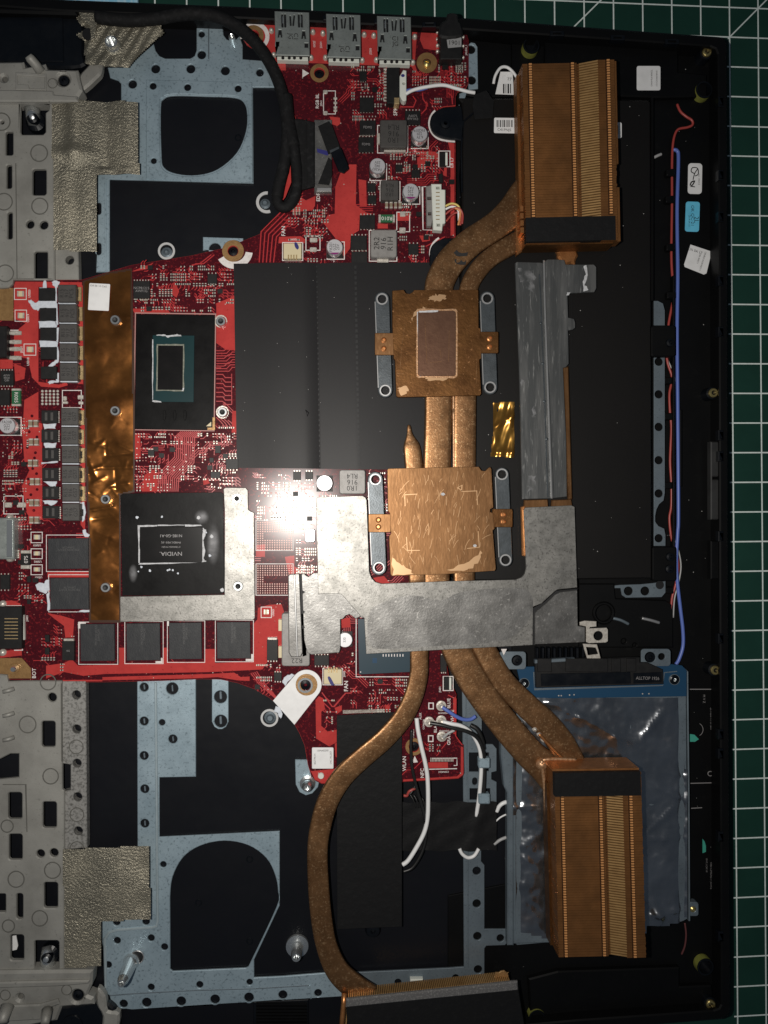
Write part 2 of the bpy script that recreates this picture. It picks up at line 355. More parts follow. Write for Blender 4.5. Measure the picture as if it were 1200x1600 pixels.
M['wblue'] = mat('blue_wire', (0.10, 0.155, 0.46), 0, 0.4)
M['wwhite'] = mat('white_wire', (0.75, 0.75, 0.75), 0, 0.4)
M['wblack'] = mat('black_wire', (0.012, 0.012, 0.012), 0, 0.4)
M['wgrey'] = mat('grey_wire', (0.35, 0.35, 0.35), 0, 0.4)
M['wyellow'] = mat('yellow_wire', (0.65, 0.5, 0.15), 0, 0.4)
M['worange'] = mat('orange_wire', (0.62, 0.26, 0.10), 0, 0.4)
M['olive'] = mat('olive_boss', (0.23, 0.24, 0.05), 0.1, 0.5, (0.4, (0.16, 0.165, 0.035), 0.4, 0.7))
M['brass'] = mat('brass_insert', (0.70, 0.55, 0.22), 0.9, 0.28)
M['pin'] = mat('bright_steel_post', (0.72, 0.74, 0.74), 0.9, 0.25)
M['hole'] = mat('dark_hole', (0.004, 0.004, 0.005), 0, 0.6)
M['teal'] = mat('teal_film', (0.05, 0.32, 0.24), 0, 0.45)
M['foam'] = mat('grey_foam_strip', (0.10, 0.098, 0.098), 0, 0.8, (1.5, (0.2, 0.195, 0.19), 0.5, 0.7), (2.5, 0.9))
M['resgreen'] = mat('green_resistor', (0.02, 0.11, 0.045), 0, 0.4)
M['ceram'] = mat('tan_ceramic', (0.24, 0.19, 0.13), 0, 0.45)
M['paleblue'] = mat('pale_blue_plastic', (0.25, 0.55, 0.75), 0, 0.45, (0.3, (0.5, 0.7, 0.82), 0.45, 0.7), aniso=(2, 0.2, 1))
M['castdark'] = mat('cast_mark', (0.115, 0.112, 0.10), 0.2, 0.55)
M['scratch'] = mat('faint_copper_scratch', (0.56, 0.35, 0.19), 0.65, 0.4)
M['eye'] = mat('pale_grey_ring', (0.5, 0.5, 0.5), 0, 0.5)
# ================================================================== the mat
mc = P(1140, 58, 0); md = P(1152.5, 1588, 0); mu = (md - mc) / 33.0; mv = Vector((-mu.y, mu.x, 0))      # one printed square
GS = mu.length; ud = mu.normalized(); vd = mv.normalized()
def G(i, j): return mc + mv * i + mu * j                                                             # corner i squares right, j down
q = [G(-34, -8), G(9, -8), G(9, 42), G(-34, 42)]
V = [(p.x, p.y, z) for z in (-3, 0) for p in q]
mato = finish('cutting_mat', V, [(7, 6, 5, 4), (0, 1, 5, 4), (1, 2, 6, 5), (2, 3, 7, 6), (3, 0, 4, 7)], M['mat'])
for p in mato.data.polygons: pass
mato['kind'] = 'structure'
me = mato.data; me.flip_normals() if me.polygons[0].normal.z < 0 else None
V, F = [], []
def seg(a, b, wmm, z=0.03):
    d = (b - a).normalized(); n = Vector((-d.y, d.x, 0)) * wmm / 2; i = len(V)
    for p in (a - n, b - n, b + n, a + n): V.append((p.x, p.y, z))
    F.append((i, i + 1, i + 2, i + 3))
for i in range(-24, 6): seg(G(i, -6.0), G(i, 0.02 if i < 0 else 39), 0.6, 0.03)
for j in range(-5, 39): seg(G(-0.12 if j > 0 else -24, j), G(5, j), 0.6, 0.036)
for k, (a, b) in enumerate(((G(0, 0), G(5, -5)), (G(-5.5, 0), G(0, -5.5)), (G(-0.06, 0.06), G(0.2, -0.2)))): seg(a, b, 0.55, 0.042 + 0.004 * k)
stuff(finish('printed_grid', V, F, M['line'], mato))
tag(prism('pale_blue_strip', [(20, -30), (215, -30), (215, 3), (107, 1), (105, 7), (80, 3), (20, -4)], 4, 2, M['paleblue']), 'pale blue plastic strip lying on the mat above the laptop\'s top edge', 'strip')

# ================================================================== laptop chassis
ch = thing('laptop_chassis', 'open black laptop base lying on the green cutting mat, bottom cover removed', 'laptop', 600, 800, 0)
OUT = [(-70, -12), (105, 0), (380, 11), (720, 28), (1000, 49), (1124, 58), (1132, 61), (1136, 68), (1137, 400), (1138, 900), (1141, 1500), (1141, 1580), (1138, 1588), (1128, 1592), (900, 1610), (600, 1640), (-70, 1690)]
INN = [(-50, 6), (105, 17), (380, 28), (720, 45), (1000, 64), (1110, 72), (1119, 76), (1122, 84), (1124, 400), (1125, 900), (1127, 1500), (1127, 1570), (1124, 1576), (1115, 1579), (900, 1594), (600, 1622), (-50, 1672)]
prism('keyboard_back', OUT, 12, 4, M['floor'], ch, b=0)
prism('rim_wall', OUT, 20.5, 20.5, M['black'], ch, [INN], b=0.5)
# darker moulded floor on the palm-rest side and raised panels moulded in it
prism('palmrest_floor', [(700, 52), (1000, 66), (1110, 74), (1124, 400), (1125, 900), (1127, 1570), (1110, 1578), (800, 1598), (700, 1600), (700, 1400), (800, 1380), (800, 1000), (700, 900)], 13, 0.9, M['black'], ch, b=0.2)
prism('corner_panel', [(852, 62), (1060, 70), (1060, 112), (1105, 116), (1105, 150), (1030, 152), (852, 146)], 15.5, 2.4, M['black'], ch, b=0.5)
prism('corner_panel', [(826, 1530), (872, 1518), (1062, 1512), (1062, 1542), (1112, 1540), (1118, 1572), (830, 1598)], 15.5, 2.4, M['black'], ch, b=0.5)
prism('rib', rect(1018, 152, 1022, 470), 17, 4, M['black'], ch, b=0.3)
prism('rib', rect(1052, 430, 1055, 900), 16, 3, M['black'], ch, b=0.3)
prism('rib', rect(1063, 640, 1066, 760), 15.5, 2.5, M['black'], ch, b=0.3)
prism('moulded_channel', rect(1111, 690, 1130, 812), 19, 3, mat('grey_black_plastic', (0.028, 0.028, 0.028), 0, 0.5, (0.2, (0.018, 0.018, 0.018), 0.4, 0.7)), ch, [rect(1114, 745, 1127, 749)], b=0.4)
prism('moulded_channel', rect(1111, 845, 1130, 905), 19, 3, M['black'], ch, b=0.4)
for y in (150, 265, 330, 430, 510, 672, 705, 830, 990, 1140, 1170, 1300, 1456):      # snap catches along the inner rim
    prism('snap_catch', rect(1123, y, 1131, y + 16), 21.3, 2.5, M['black_gloss'], ch, [rect(1125.5, y + 4, 1129, y + 12)], b=0.3)
for x in (505, 585, 660, 860, 955, 1040):
    y = 21 + (x - 505) * 0.069
    prism('snap_catch', rect(x, y + 2, x + 22, y + 10), 21.3, 2.5, M['black_gloss'], ch, [rect(x + 5, y + 4.5, x + 17, y + 7.5)], b=0.3)
for x, y, n in ((1098, 143, 0), (829, 74, 0), (1100, 1508, 0), (838, 1588, 0), (1090, 1150, 1)):
    r = 13
    if n: continue
    lathe('foot_boss', x, y, 15, [(r, 13.0), (r, 16.2), (r - .6, 16.5), (r - 2.6, 16.5), (r - 3.2, 13.2)], [M['olive'], M['black_gloss']], ch, n=28, mats=[0, 1, 1, 1, 1])
    lathe('boss_bore', x, y, 15, [(r - 5, 13.05), (2, 13.1)], M['hole'], ch, n=20)
for x, y in ((1104, 82), (1114, 614), (1117, 1047), (1110, 1569)):
    t = lathe('brass_insert', x, y, 18, [(7, 13), (7, 18.5), (6, 18.8), (3.6, 18.8), (3.2, 16)], M['brass'], ch, n=16)
    lathe('insert_collar', x, y, 18, [(10, 13), (9.5, 17.6), (7.2, 17.8)], M['black_gloss'], ch, n=18)
# long thin steel rails by the battery
prism('steel_rail', [(1022, 470), (1028, 470), (1036, 474), (1039, 485), (1039, 770), (1037, 782), (1030, 788), (1026, 796), (1024, 806), (1024, 815), (1029, 822), (1038, 826), (1040, 836), (1040, 853), (1022, 853)], 16.5, 0.6, M['galvd'], ch,
      [circ(1024.6 + 3, 478, 0.1, 6)] + [circ(1029.5, y, 6.5, 16) for y in (565, 616, 667, 719, 771, 841)], b=0.12)
prism('rail_cover', rr(1018, 508, 1056, 557, 4), 19, 3, M['black'], ch, b=0.4)
prism('rail_cover', rr(1020, 854, 1057, 908, 4), 19, 3, M['black'], ch, b=0.4)
for x, y in ((1046, 536), (1046, 870), (1045, 889)):
    t = lathe('black_screw', x, y, 19, [(6.5, 19), (6, 20), (3, 20.2), (2.4, 19.4)], M['black_gloss'], ch, n=16)
prism('steel_corner_plate', [(961, 915), (968, 914), (1000, 913), (1021, 911), (1040, 908), (1040, 926), (1034, 933), (978, 934), (972, 930), (970, 919), (961, 919)], 16.5, 0.6, M['galvd'], ch, [circ(982, 923.5, 7), circ(1008, 923.5, 7), circ(1031, 911, 6.5, 14)][:2], b=0.12)
lathe('rail_hole', 1031, 914, 16.55, [(6.5, 16.53), (0, 16.54)], M['hole'], ch, n=16)
prism('steel_ear', rr(1002, 1014, 1048, 1041, 5), 19.5, 0.7, M['galvd'], ch, [circ(1016, 1027, 8.5), circ(1034, 1026, 5.5)], b=0.15)
lathe('black_screw', 1016, 1027, 19, [(7.5, 18.8), (7, 19.2), (3.4, 19.3), (2.6, 18.4)], M['black_gloss'], ch, n=16)
prism('steel_ear', rr(780, 1018, 822, 1046, 5), 19.5, 0.7, M['galvd'], ch, [circ(808, 1032, 8.5)], b=0.15)
lathe('black_screw', 808, 1032, 19, [(7.5, 18.8), (7, 19.2), (3.4, 19.3), (2.6, 18.4)], M['black_gloss'], ch, n=16)
prism('white_triangle', [(783, 1014), (792, 1014), (787, 1024)], 19.9, 0.1, M['silk'], ch, b=0)
# hinge covers, top left
prism('hinge_cover', spl([(-40, 16), (20, 9), (70, 13), (118, 18), (130, 40), (130, 80), (126, 104), (40, 104), (-40, 98)], 4, True), 17, 4.5, M['black_gloss'], ch, b=0.8)
prism('hinge_cover_panel', [(-40, 26), (98, 26), (99, 96), (-40, 96)], 17.5, 0.6, M['black_gloss'], ch, b=0.3)
prism('rear_edge_ridge', [(-40, 8), (120, 14), (120, 22), (-40, 17)], 20, 3, M['black'], ch, b=0.8)
prism('hinge_cover', spl([(70, 1582), (110, 1572), (140, 1568), (165, 1566), (185, 1590), (170, 1640), (60, 1650)], 4, True), 16, 3.5, M['black_gloss'], ch, b=0.8)
ring('cover_ring', 112, 1604, 17, 13, 16.4, 0.4, M['black_gloss'], ch)
# vents at the bottom edge
vb = Bag()
for i in range(8): vb.box(400, 1568 + i * 5, 480, 1571 + i * 5, 13, 13.8, 0)
prism('vent_panel', [(396, 1566), (482, 1562), (482, 1640), (396, 1640)], 13, 0.8, M['black_gloss'], ch, b=0.2)
vb.done('vent_slats', [M['black']], ch)
# small black mouldings around the drive socket
prism('socket_wall', [(905, 912), (960, 912), (962, 935), (1040, 938), (1052, 945), (1052, 1012), (905, 1012)], 14.6, 1.5, M['black'], ch, [circ(944, 958, 17, 20), circ(975, 1002, 4, 10), circ(992, 1016 - 8, 3, 10)], b=0.4)
ring('socket_ring', 944, 958, 17, 13, 16.2, 2, M['black'], ch, b=0.3)
for x0, y0, x1, y1 in ((958, 966, 982, 975), (1003, 966, 1030, 973)):
    wire('mould_mark', [(x0, y0, 15.0), ((x0 + x1) / 2, y0 + 3, 15.3), (x1, y1, 15.0)], 5, M['barrim'] if x0 > 990 else M['galvd'], ch, n=6)
for i in range(9): prism('socket_rib', rect(838 + i * 9, 1012, 842 + i * 9, 1030), 16.5, 3, M['black_gloss'], ch, b=0.3)
# right of the drive: outline marks, printed lines and the teal scraps under the film
for pts in ([(1078, 1077), (1114, 1077)], [(1079, 1224), (1118, 1223)], [(1080, 1263), (1097, 1262)]):
    prism('white_line', band(pts, 1.3), 13.06, 0.05, M['greyink'], ch, b=0)
text('25.Y0D0 1.1 0 1851', 1111, 1123, 13.06, 3.0, -90, M['greyink'], ch, 'moulded_lettering')
text('M V Z', 1100, 1092, 13.06, 3.6, -90, M['greyink'], ch, 'moulded_lettering')
text('V080-C2M0D05.1 1.A.1912', 1111, 1368, 13.06, 2.6, -90, M['greyink'], ch, 'moulded_lettering')
text('W17.1.C47.1P', 1104, 1352, 13.06, 2.6, -90, M['greyink'], ch, 'moulded_lettering')
prism('teal_scrap', [(1078, 1147), (1085, 1148), (1092, 1155), (1086, 1159), (1078, 1159)], 13.3, 0.3, M['teal'], ch, b=0)
prism('teal_scrap', [(1098, 1311), (1101, 1315), (1103, 1322), (1103, 1331), (1098, 1333)], 13.3, 0.3, M['teal'], ch, b=0)
arc_band('moulded_ring', 1088, 1140, 11, 10.2, -60, 60, 13.1, 0.1, M['greyink'], ch)
ring('moulded_ring', 1110, 1209, 4.2, 3, 13.2, 0.2, M['greyink'], ch, 14)
prism('drive_corner_clip', rr(1076, 1410, 1092, 1432, 4), 17, 3, M['galvd'], ch, [circ(1083, 1421, 4.2, 12)], b=0.3)
lathe('brass_screw', 1083, 1421, 17, [(4.6, 16), (4.4, 17), (2, 17.4), (0, 17.2)], M['brass'], ch, n=12)

# ---- galvanised support plates of the keyboard
up = prism('fan_plate', [(168, 105), (198, 105), (240, 68), (243, 79), (249, 87), (258, 91), (297, 91), (304, 87), (307, 78), (307, 42), (310, 36), (316, 33), (348, 41), (349, 54), (354, 61), (362, 64), (369, 61), (374, 56), (379, 70), (379, 92), (430, 96), (446, 118), (448, 136), (395, 136), (396, 286), (171, 280), (171, 425), (150, 425), (150, 160), (189, 158), (189, 130), (184, 125), (172, 121)],
           13.2, 0.8, M['galv'], ch, [spl([(251, 168), (256, 154), (272, 149), (320, 150), (366, 152), (381, 160), (386, 178), (384, 205), (370, 238), (340, 264), (308, 273), (276, 271), (256, 261), (252, 240)], 4, True)]
           + [circ(x, y, r, 16) for x, y, r in ((207, 131, 6.8), (243, 107, 7), (298, 107, 7), (352, 110, 7), (406, 113, 6), (315, 85, 6.8), (315, 53, 5), (239, 134, 6), (293, 136, 6), (372, 138, 6), (240, 251, 5.2))] + [capsule(154, 320, 154, 331, 4), capsule(154, 383, 154, 394, 4)], b=0.25)
prism('raised_panel', [(228, 124), (394, 128), (395, 284.5), (228, 279)], 13.7, 0.6, M['galv'], up,
      [spl([(249, 166), (254, 152), (272, 147), (320, 148), (367, 150), (383, 159), (388, 178), (386, 206), (371, 240), (341, 266), (308, 275), (274, 273), (254, 263), (250, 240)], 4, True)] + [circ(x, y, r, 14) for x, y, r in ((239, 134, 5.4), (293, 136, 5.4), (372, 138, 5.4), (240, 251, 4.6))], b=0.35)
prism('fold_line', [(325, 36), (327, 36), (327, 92), (325, 92)], 13.32, 0.12, M['galvd'], up, b=0.05)
prism('fold_line', [(163, 282), (166, 281), (167, 425), (164, 425)], 13.45, 0.25, M['galv'], up, b=0.1)
ring('screw_eye', 260, 392, 13.5, 10, 13.3, 0.4, M['eye'], ch, 24)
lathe('small_post', 260, 394, 13, [(9, 12.1), (5, 12.6), (2, 13.6), (0, 13.6)], M['galvd'], ch, n=14)
prism('plate_corner', [(317, 370), (380, 372), (380, 395), (317, 391)], 13.4, 0.7, M['galv'], ch, [circ(336, 389, 9.5, 16)], b=0.2)
for x, y in ((362, 60),):
    lathe('steel_post', x, y - 3, 16, [(5, 12), (5, 16), (3.8, 16.3), (2, 16), (1.8, 15)], M['pin'], ch, n=16)
lathe('steel_post', 174, 66, 21, [(12, 12.5), (12, 19.5), (10.6, 20.2), (9.6, 21.5), (7.5, 21.5), (6.8, 19)], M['pin'], ch, n=22)

lo = prism('fan_plate', [(214, 1060), (306, 1060), (306, 1214), (249, 1215), (249, 1308), (437, 1299), (437, 1415), (397, 1500), (397, 1528), (440, 1526), (540, 1518), (540, 1557), (207, 1578), (176, 1576), (171, 1556), (163, 1550), (161, 1480), (157, 1462), (157, 1430), (215, 1430)],
           13.2, 0.8, M['galv'], ch, [spl([(265.5, 1402), (269, 1372), (285, 1341), (312, 1322), (350, 1314), (388, 1321), (416, 1341), (430, 1368), (434.5, 1394), (432, 1418), (388, 1511)], 4) + [(384, 1513), (270, 1518), (266, 1515)]]
           + [circ(x, y, r, 14) for x, y, r in ((225, 1074, 7), (225, 1127, 7), (225, 1181, 7), (226, 1233, 7), (226, 1287, 7), (226, 1345, 6), (253, 1129, 5), (269, 1076, 9.5), (270, 1155, 7), (255, 1351, 5), (183, 1470, 5.5), (236, 1466, 5.5), (257, 1480, 5.5), (169, 1508, 5.5), (236, 1543, 5.5), (312, 1539, 5.5), (390, 1535, 5), (193, 1569, 6.5), (229, 1567, 7.5), (283, 1565, 7.5), (336, 1562, 7.5), (389, 1559, 7.5), (442, 1555, 7), (497, 1552, 6), (182, 1441, 6), (228, 1440, 6))], b=0.25)
rp = [(243, 1066), (244.5, 1250), (246, 1440), (244, 1448), (238, 1450), (182, 1454), (170, 1458), (163.5, 1468), (165, 1545)]
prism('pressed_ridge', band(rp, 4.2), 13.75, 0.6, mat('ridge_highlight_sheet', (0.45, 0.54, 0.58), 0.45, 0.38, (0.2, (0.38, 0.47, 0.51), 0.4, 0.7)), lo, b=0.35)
prism('pressed_ridge', band([(172, 1556), (207, 1553), (300, 1548), (399, 1545), (483, 1540)], 1.8), 13.4, 0.25, M['galvd'], lo, b=0.1)
prism('pressed_ridge', band([(207, 1556), (207, 1577)], 2), 13.5, 0.35, M['galv'], lo, b=0.1)
prism('pressed_ridge', band([(484, 1540), (486, 1561)], 2), 13.5, 0.35, M['galv'], lo, b=0.1)
for x, y, r in ((269, 1076, 7), (225, 1127, 5), (225, 1181, 5), (226, 1233, 5), (226, 1287, 5), (270, 1155, 5), (225, 1074, 5)):
    prism('key_prong', capsule(x, y - r * 0.6, x + 0.6, y + r * 0.5, 1.3, 4), 12.9, 0.8, M['galvd'], ch, b=0.2)
tb = prism('support_tab', [(331, 1060), (357, 1060), (357, 1128), (353, 1136), (347, 1139.5), (341, 1139.5), (335, 1136), (331, 1128)], 13.2, 0.8, M['galv'], ch, [circ(344.5, 1089, 10), circ(345, 1127, 10)], b=0.2)
for y in (1087, 1126): prism('key_prong', capsule(344.5, y - 5, 345, y + 4, 2, 5), 12.9, 0.8, M['galvd'], ch, b=0.2)
ring('screw_eye', 421, 1122, 14, 10.5, 13.3, 0.5, M['eye'], ch, 24)
lathe('small_post', 422, 1122, 13, [(9.5, 12.1), (6, 12.6), (4, 13.6), (0, 13.6)], M['galvd'], ch, n=14)
arc_band('screw_eye', 417, 316, 17, 12.5, 70, 275, 13.4, 0.5, M['eye'], ch)
lathe('small_post', 414, 317, 13, [(8, 12.1), (5, 12.6), (3, 13.4), (0, 13.4)], M['galvd'], ch, n=14)
# leaning-looking posts of the lower fan
lathe('tall_post', 190, 1536, 27, [(14, 13.2), (13.4, 14), (11, 15.2), (10.4, 20), (9, 25), (7.6, 26.2), (6, 27.4), (3.8, 27.4), (3.4, 25)], M['pin'], ch, n=24)
lathe('post_hole', 214, 1496, 13.6, [(11, 13.55), (10.2, 13.7), (9.6, 13.6), (0, 13.55)], [M['barrim'], M['hole']], ch, n=24, mats=[0, 0, 1, 1])
lathe('flanged_post', 463, 1495, 20, [(18.5, 12.2), (18, 13.2), (10, 13.6), (9.2, 14.5), (9, 18.8), (8, 19.6), (6.6, 20.6), (4.2, 20.6), (3.6, 18)], M['pin'], ch, n=26)
for x, y in ((310, 1411), (390, 1343), (390, 1471), (372, 215)):
    ring('moulded_pip', x, y, 5.5, 3.6, 12.25, 0.25, M['black_gloss'], ch, 12)
pl = prism('post_plate', [(461, 1187), (481, 1187), (500, 1215), (497, 1230), (488, 1240), (478, 1243), (468, 1238), (462, 1226)], 13.6, 0.8, M['galv'], ch, b=0.2)
lathe('steel_post', 480, 1231, 19, [(13, 13.6), (12.5, 14.4), (9, 14.8), (8.6, 17.5), (7.2, 18.6), (5.6, 19.6), (3.2, 19.6), (2.8, 18)], M['pin'], ch, n=22)

# ---- steel frame between the lower fan bay and the drive
fr = prism('steel_frame', [(722, 1080), (735, 1085), (753, 1102), (753, 1150), (757, 1163), (770, 1163), (776, 1170), (776, 1205), (768, 1207), (768, 1218), (776, 1222), (776, 1254), (724, 1254)], 14.2, 0.8, M['galvd'], ch,
           [rect(733, 1176, 748, 1206), capsule(742, 1219, 742, 1223, 4, 5), rect(734, 1232, 748, 1250), rect(757, 1176, 764, 1205), rect(757, 1232, 766, 1242)], b=0.15)
for y in (1185, 1241): prism('cable_clip', rr(748, y, 766, y + 16, 2), 17.6, 3.2, M['galv'], fr, b=0.5)
f2 = prism('steel_frame', [(724, 1328), (752, 1328), (752, 1346), (757, 1352), (757, 1452), (792, 1452), (795, 1470), (789, 1477), (760, 1478), (757, 1482), (757, 1524), (752, 1530), (700, 1534), (562, 1552), (550, 1520), (700, 1513), (725, 1511)], 14.2, 0.8, M['galvd'], ch,
           [circ(745, 1361, 6.6, 14), circ(745, 1412, 6.6, 14), circ(746, 1463, 6.6, 14), circ(747, 1515, 6.6, 14), circ(622, 1535, 5.5, 12), circ(712, 1528, 5.5, 12), circ(782, 1466, 6, 12)], b=0.15)
prism('pressed_ridge', band([(731, 1328), (731, 1512)], 2), 14.5, 0.35, M['galvd'], f2, b=0.1)
prism('pressed_ridge', band([(728, 1090), (731, 1254)], 2), 14.5, 0.35, M['galvd'], fr, b=0.1)
prism('white_latch', rect(641, 1530, 661, 1541), 16, 2, M['whitepl'], ch, b=0.2)
lathe('dark_screw', 583, 1456, 16, [(13, 12.2), (12, 14.5), (10, 15.4), (4, 15.6), (3, 14.6)], M['black_gloss'], ch, n=20)
lathe('dark_screw', 756, 1348 - 30, 15, [(3, 12.1), (2, 14.5)], M['black_gloss'], ch, n=10)
rl = prism('drive_rail', [(783, 1158), (800, 1162), (803, 1180), (803, 1478), (793, 1478), (793, 1240), (788, 1230), (783, 1180)], 18.2, 4, M['galvd'], ch, b=0.5)
prism('drive_foot', [(797, 1452), (803, 1470), (860, 1467), (860, 1470), (856, 1473), (810, 1476), (800, 1474)], 17.0, 0.8, M['galvd'], ch, b=0.2)
prism('drive_foot', [(803, 1455), (858, 1452), (862, 1468), (855, 1473), (808, 1477), (800, 1468)], 17.3, 0.8, M['galvd'], ch, [circ(827, 1464, 7, 14), circ(848, 1463, 5, 12), circ(814, 1466, 3, 10)], b=0.2)

prism('steel_tab', [(731, 70), (736, 66), (742, 67), (746, 73), (747, 138), (732, 140)], 15.2, 0.7, M['galv'], ch, [circ(736, 77, 7, 14), circ(737, 125, 7, 14)], b=0.15)
prism('steel_tab', [(718, 146), (730, 142), (727, 152), (722, 164), (717, 165)], 15.0, 0.7, M['galv'], ch, b=0.15)
# ================================================================== die-cast hinge brackets
hb = thing('hinge_bracket', 'dirty grey cast metal hinge bracket above the red board, top left', 'bracket', 50, 260, 12)
pm = prism('bracket_plate', [(-40, 160), (30, 158), (31, 156), (83, 157), (85, 437), (20, 437), (19, 443), (12, 449), (2, 450), (-40, 448)], 18.6, 1.7, M['cast'], hb,
           [[(31, 157), (70, 157), (77, 165), (76, 172), (71, 176), (71, 206), (67, 210), (34, 210), (31, 205)], rr(8, 205, 20, 242, 3), rr(9.5, 257, 18, 294, 3), rr(11, 331, 19, 373, 3), rr(50, 263.5, 72, 304.5, 4), rr(53, 392.5, 74, 436, 3), circ(46.5, 350, 6.5, 14), circ(68, 351, 6.8, 14), circ(3, 190.5, 3, 10)], b=0.4)
for x, y, r in ((61, 239, 14), (62, 322, 13.5), (2, 190, 14.5), (6, 315, 14), (8, 427, 14)):
    ring('ejector_ring', x, y, r, r - 1.9, 18.70, 0.13, M['castdark'], pm, 24, b=0.05)
prism('seam_ridge', band([(24.5, 255), (26.5, 436)], 1.4), 18.70, 0.13, M['castdark'], pm, b=0.08)
prism('side_ledge', [(84, 388), (122, 389), (123, 437), (85, 437)], 17.2, 3.5, M['cast'], hb, [circ(108.5, 406, 6.8, 14)], b=0.3)
arm = prism('bracket_arm', [(-40, 96), (36, 95), (38, 104), (70, 98), (73, 107), (121, 108), (123, 120), (128, 140), (122, 150), (124, 159), (-40, 160)], 20.2, 6, M['cast'], hb, [circ(98.5, 123.5, 9.5, 18), circ(6, 122, 4.5, 12)], b=0.9)
prism('arm_step', [(-40, 139), (82, 141), (84, 147), (120, 150), (122, 158), (-40, 158)], 21.2, 1.4, M['cast'], arm, b=0.5)
prism('arm_recess_rim', [(24, 112), (72, 115), (72, 141), (24, 140)], 20.7, 0.6, M['cast'], arm, [[(27, 117), (69, 120), (69, 138), (46, 138), (44, 132), (27, 131)]], b=0.25)
ring('ejector_ring', 82, 130, 8, 6.8, 20.33, 0.2, M['castdark'], arm, 18, b=0.05)
lathe('screw_head', 98.5, 123.5, 20, [(8.6, 17), (7.8, 19.2), (3, 19.5), (2.4, 18.4)], M['black_gloss'], hb, n=18)
sweep('cast_post', [(64, 112, 20, 16), (55, 100, 22, 15), (47, 91, 24, 15), (44, 87, 24.6, 12)], M['cast'], hb, n=9)
prism('arm_hook', spl([(123, 118), (138, 100), (140, 90), (158, 92), (158, 112), (150, 122), (136, 135), (128, 138)], 3, True), 17, 3, M['cast'], hb, b=0.8)
kn = lathe('hinge_knuckle', 52, 186, 17, [(16, 12.5), (15, 15), (9, 16), (8.5, 18), (5, 18.6), (3, 17.8)], M['black_gloss'], hb, n=20)
sweep('hinge_shaft', [(50, 168, 15, 26), (52, 185, 16, 22), (53, 197, 15, 16)], M['pin'], kn, n=14)

hb2 = thing('hinge_bracket', 'grey cast metal hinge bracket below the red board, bottom left, with many slots', 'bracket', 50, 1300, 12)
pm = prism('bracket_plate', [(-40, 1050), (10, 1055), (12, 1065), (36, 1064), (96, 1064), (97, 1234), (100, 1236), (100, 1518), (90, 1524), (55, 1526), (48, 1518), (-40, 1520)], 18.6, 1.7, M['cast'], hb2,
           [rr(64.5, 1127, 86, 1167.5, 4), rr(12, 1238.5, 34, 1280, 4), rr(66, 1253, 88, 1294, 4), rr(13, 1303.5, 34.5, 1344, 4), rr(68, 1379, 90, 1419.5, 4), rr(25, 1396.5, 35.5, 1436.5, 4), rr(15.5, 1461, 37, 1501, 4), rr(53, 1470, 92, 1522, 4),
            [(-30, 1186), (0, 1186), (16, 1178), (29, 1178), (29, 1215), (0, 1218), (-30, 1218)], circ(81, 1090, 7, 14), circ(63, 1334.5, 6.6, 14), circ(84, 1333, 6.8, 14), rr(-20, 1397, 8.5, 1426, 2)], b=0.4)
for x, y, r in ((43, 1132, 14), (79, 1213, 13), (11, 1291, 10.5), (25, 1374, 13.5), (82, 1360, 13.5), (62, 1435, 13), (13, 1447, 10.5), (75, 1066, 13)):
    ring('ejector_ring', x, y, r, r - 1.9, 18.70, 0.13, M['castdark'], pm, 24, b=0.05)
prism('seam_ridge', band([(95.5, 1068), (96.5, 1190)], 1.4), 18.70, 0.13, M['castdark'], pm, b=0.08)
prism('seam_ridge', band([(4, 1226), (40, 1226), (42, 1300)], 1.4), 18.70, 0.13, M['castdark'], pm, b=0.08)
prism('side_ledge', [(97, 1064), (134, 1064), (136, 1325), (99, 1328), (99, 1237), (110, 1235), (110, 1195), (97, 1193)], 17.2, 3.5, M['castspeck'], hb2, [circ(x, y, 7, 14) for x, y in ((119, 1086), (119.5, 1139.5), (120, 1193), (121, 1245.5), (122, 1299))], b=0.3)
for x, y in ((119, 1167), (120, 1273), (120, 1326)): ring('ejector_ring', x, y, 11.5, 10, 17.30, 0.13, M['castdark'], hb2, 22, b=0.05)
for y in (1080, 1118, 1156): sweep('cast_fin_peg', [(22, y - 4, 19, 7), (13, y - 1, 20, 7), (4, y + 1, 20.5, 6)], M['cast'], hb2, n=8)
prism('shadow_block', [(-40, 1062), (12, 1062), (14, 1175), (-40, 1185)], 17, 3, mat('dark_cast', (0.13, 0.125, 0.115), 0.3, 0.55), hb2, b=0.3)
arm = prism('bracket_arm', [(-40, 1519), (100, 1517), (145, 1517), (143, 1540), (136, 1556), (146, 1560), (147, 1571), (96, 1575), (88, 1596), (-40, 1620)], 20.2, 6, M['cast'], hb2, [circ(120.5, 1557.5, 9.5, 18), circ(31, 1559, 4.5, 12)], b=0.9)
prism('arm_step', [(-40, 1536), (140, 1532), (138, 1538), (90, 1542), (-40, 1546)], 21.2, 1.4, M['cast'], arm, b=0.5)
prism('arm_step', [(-40, 1574), (62, 1570), (90, 1562), (93, 1570), (66, 1580), (64, 1594), (-40, 1600)], 21.2, 1.4, M['cast'], arm, b=0.5)
ring('ejector_ring', 104, 1547, 8.5, 7.2, 20.33, 0.2, M['castdark'], arm, 18, b=0.05)
ring('ejector_ring', 8, 1555, 8.5, 7.2, 20.33, 0.2, M['castdark'], arm, 18, b=0.05)
lathe('screw_head', 120.5, 1557.5, 20, [(8.6, 17), (7.8, 19.2), (3, 19.5), (2.4, 18.4)], M['black_gloss'], hb2, n=18)
sweep('cast_post', [(74, 1578, 21, 18), (72, 1590, 24, 15), (70, 1600, 26, 13)], M['cast'], hb2, n=9)
sweep('cast_post', [(12, 1572, 21, 22), (6, 1588, 24, 18), (4, 1598, 26, 14)], M['cast'], hb2, n=9)
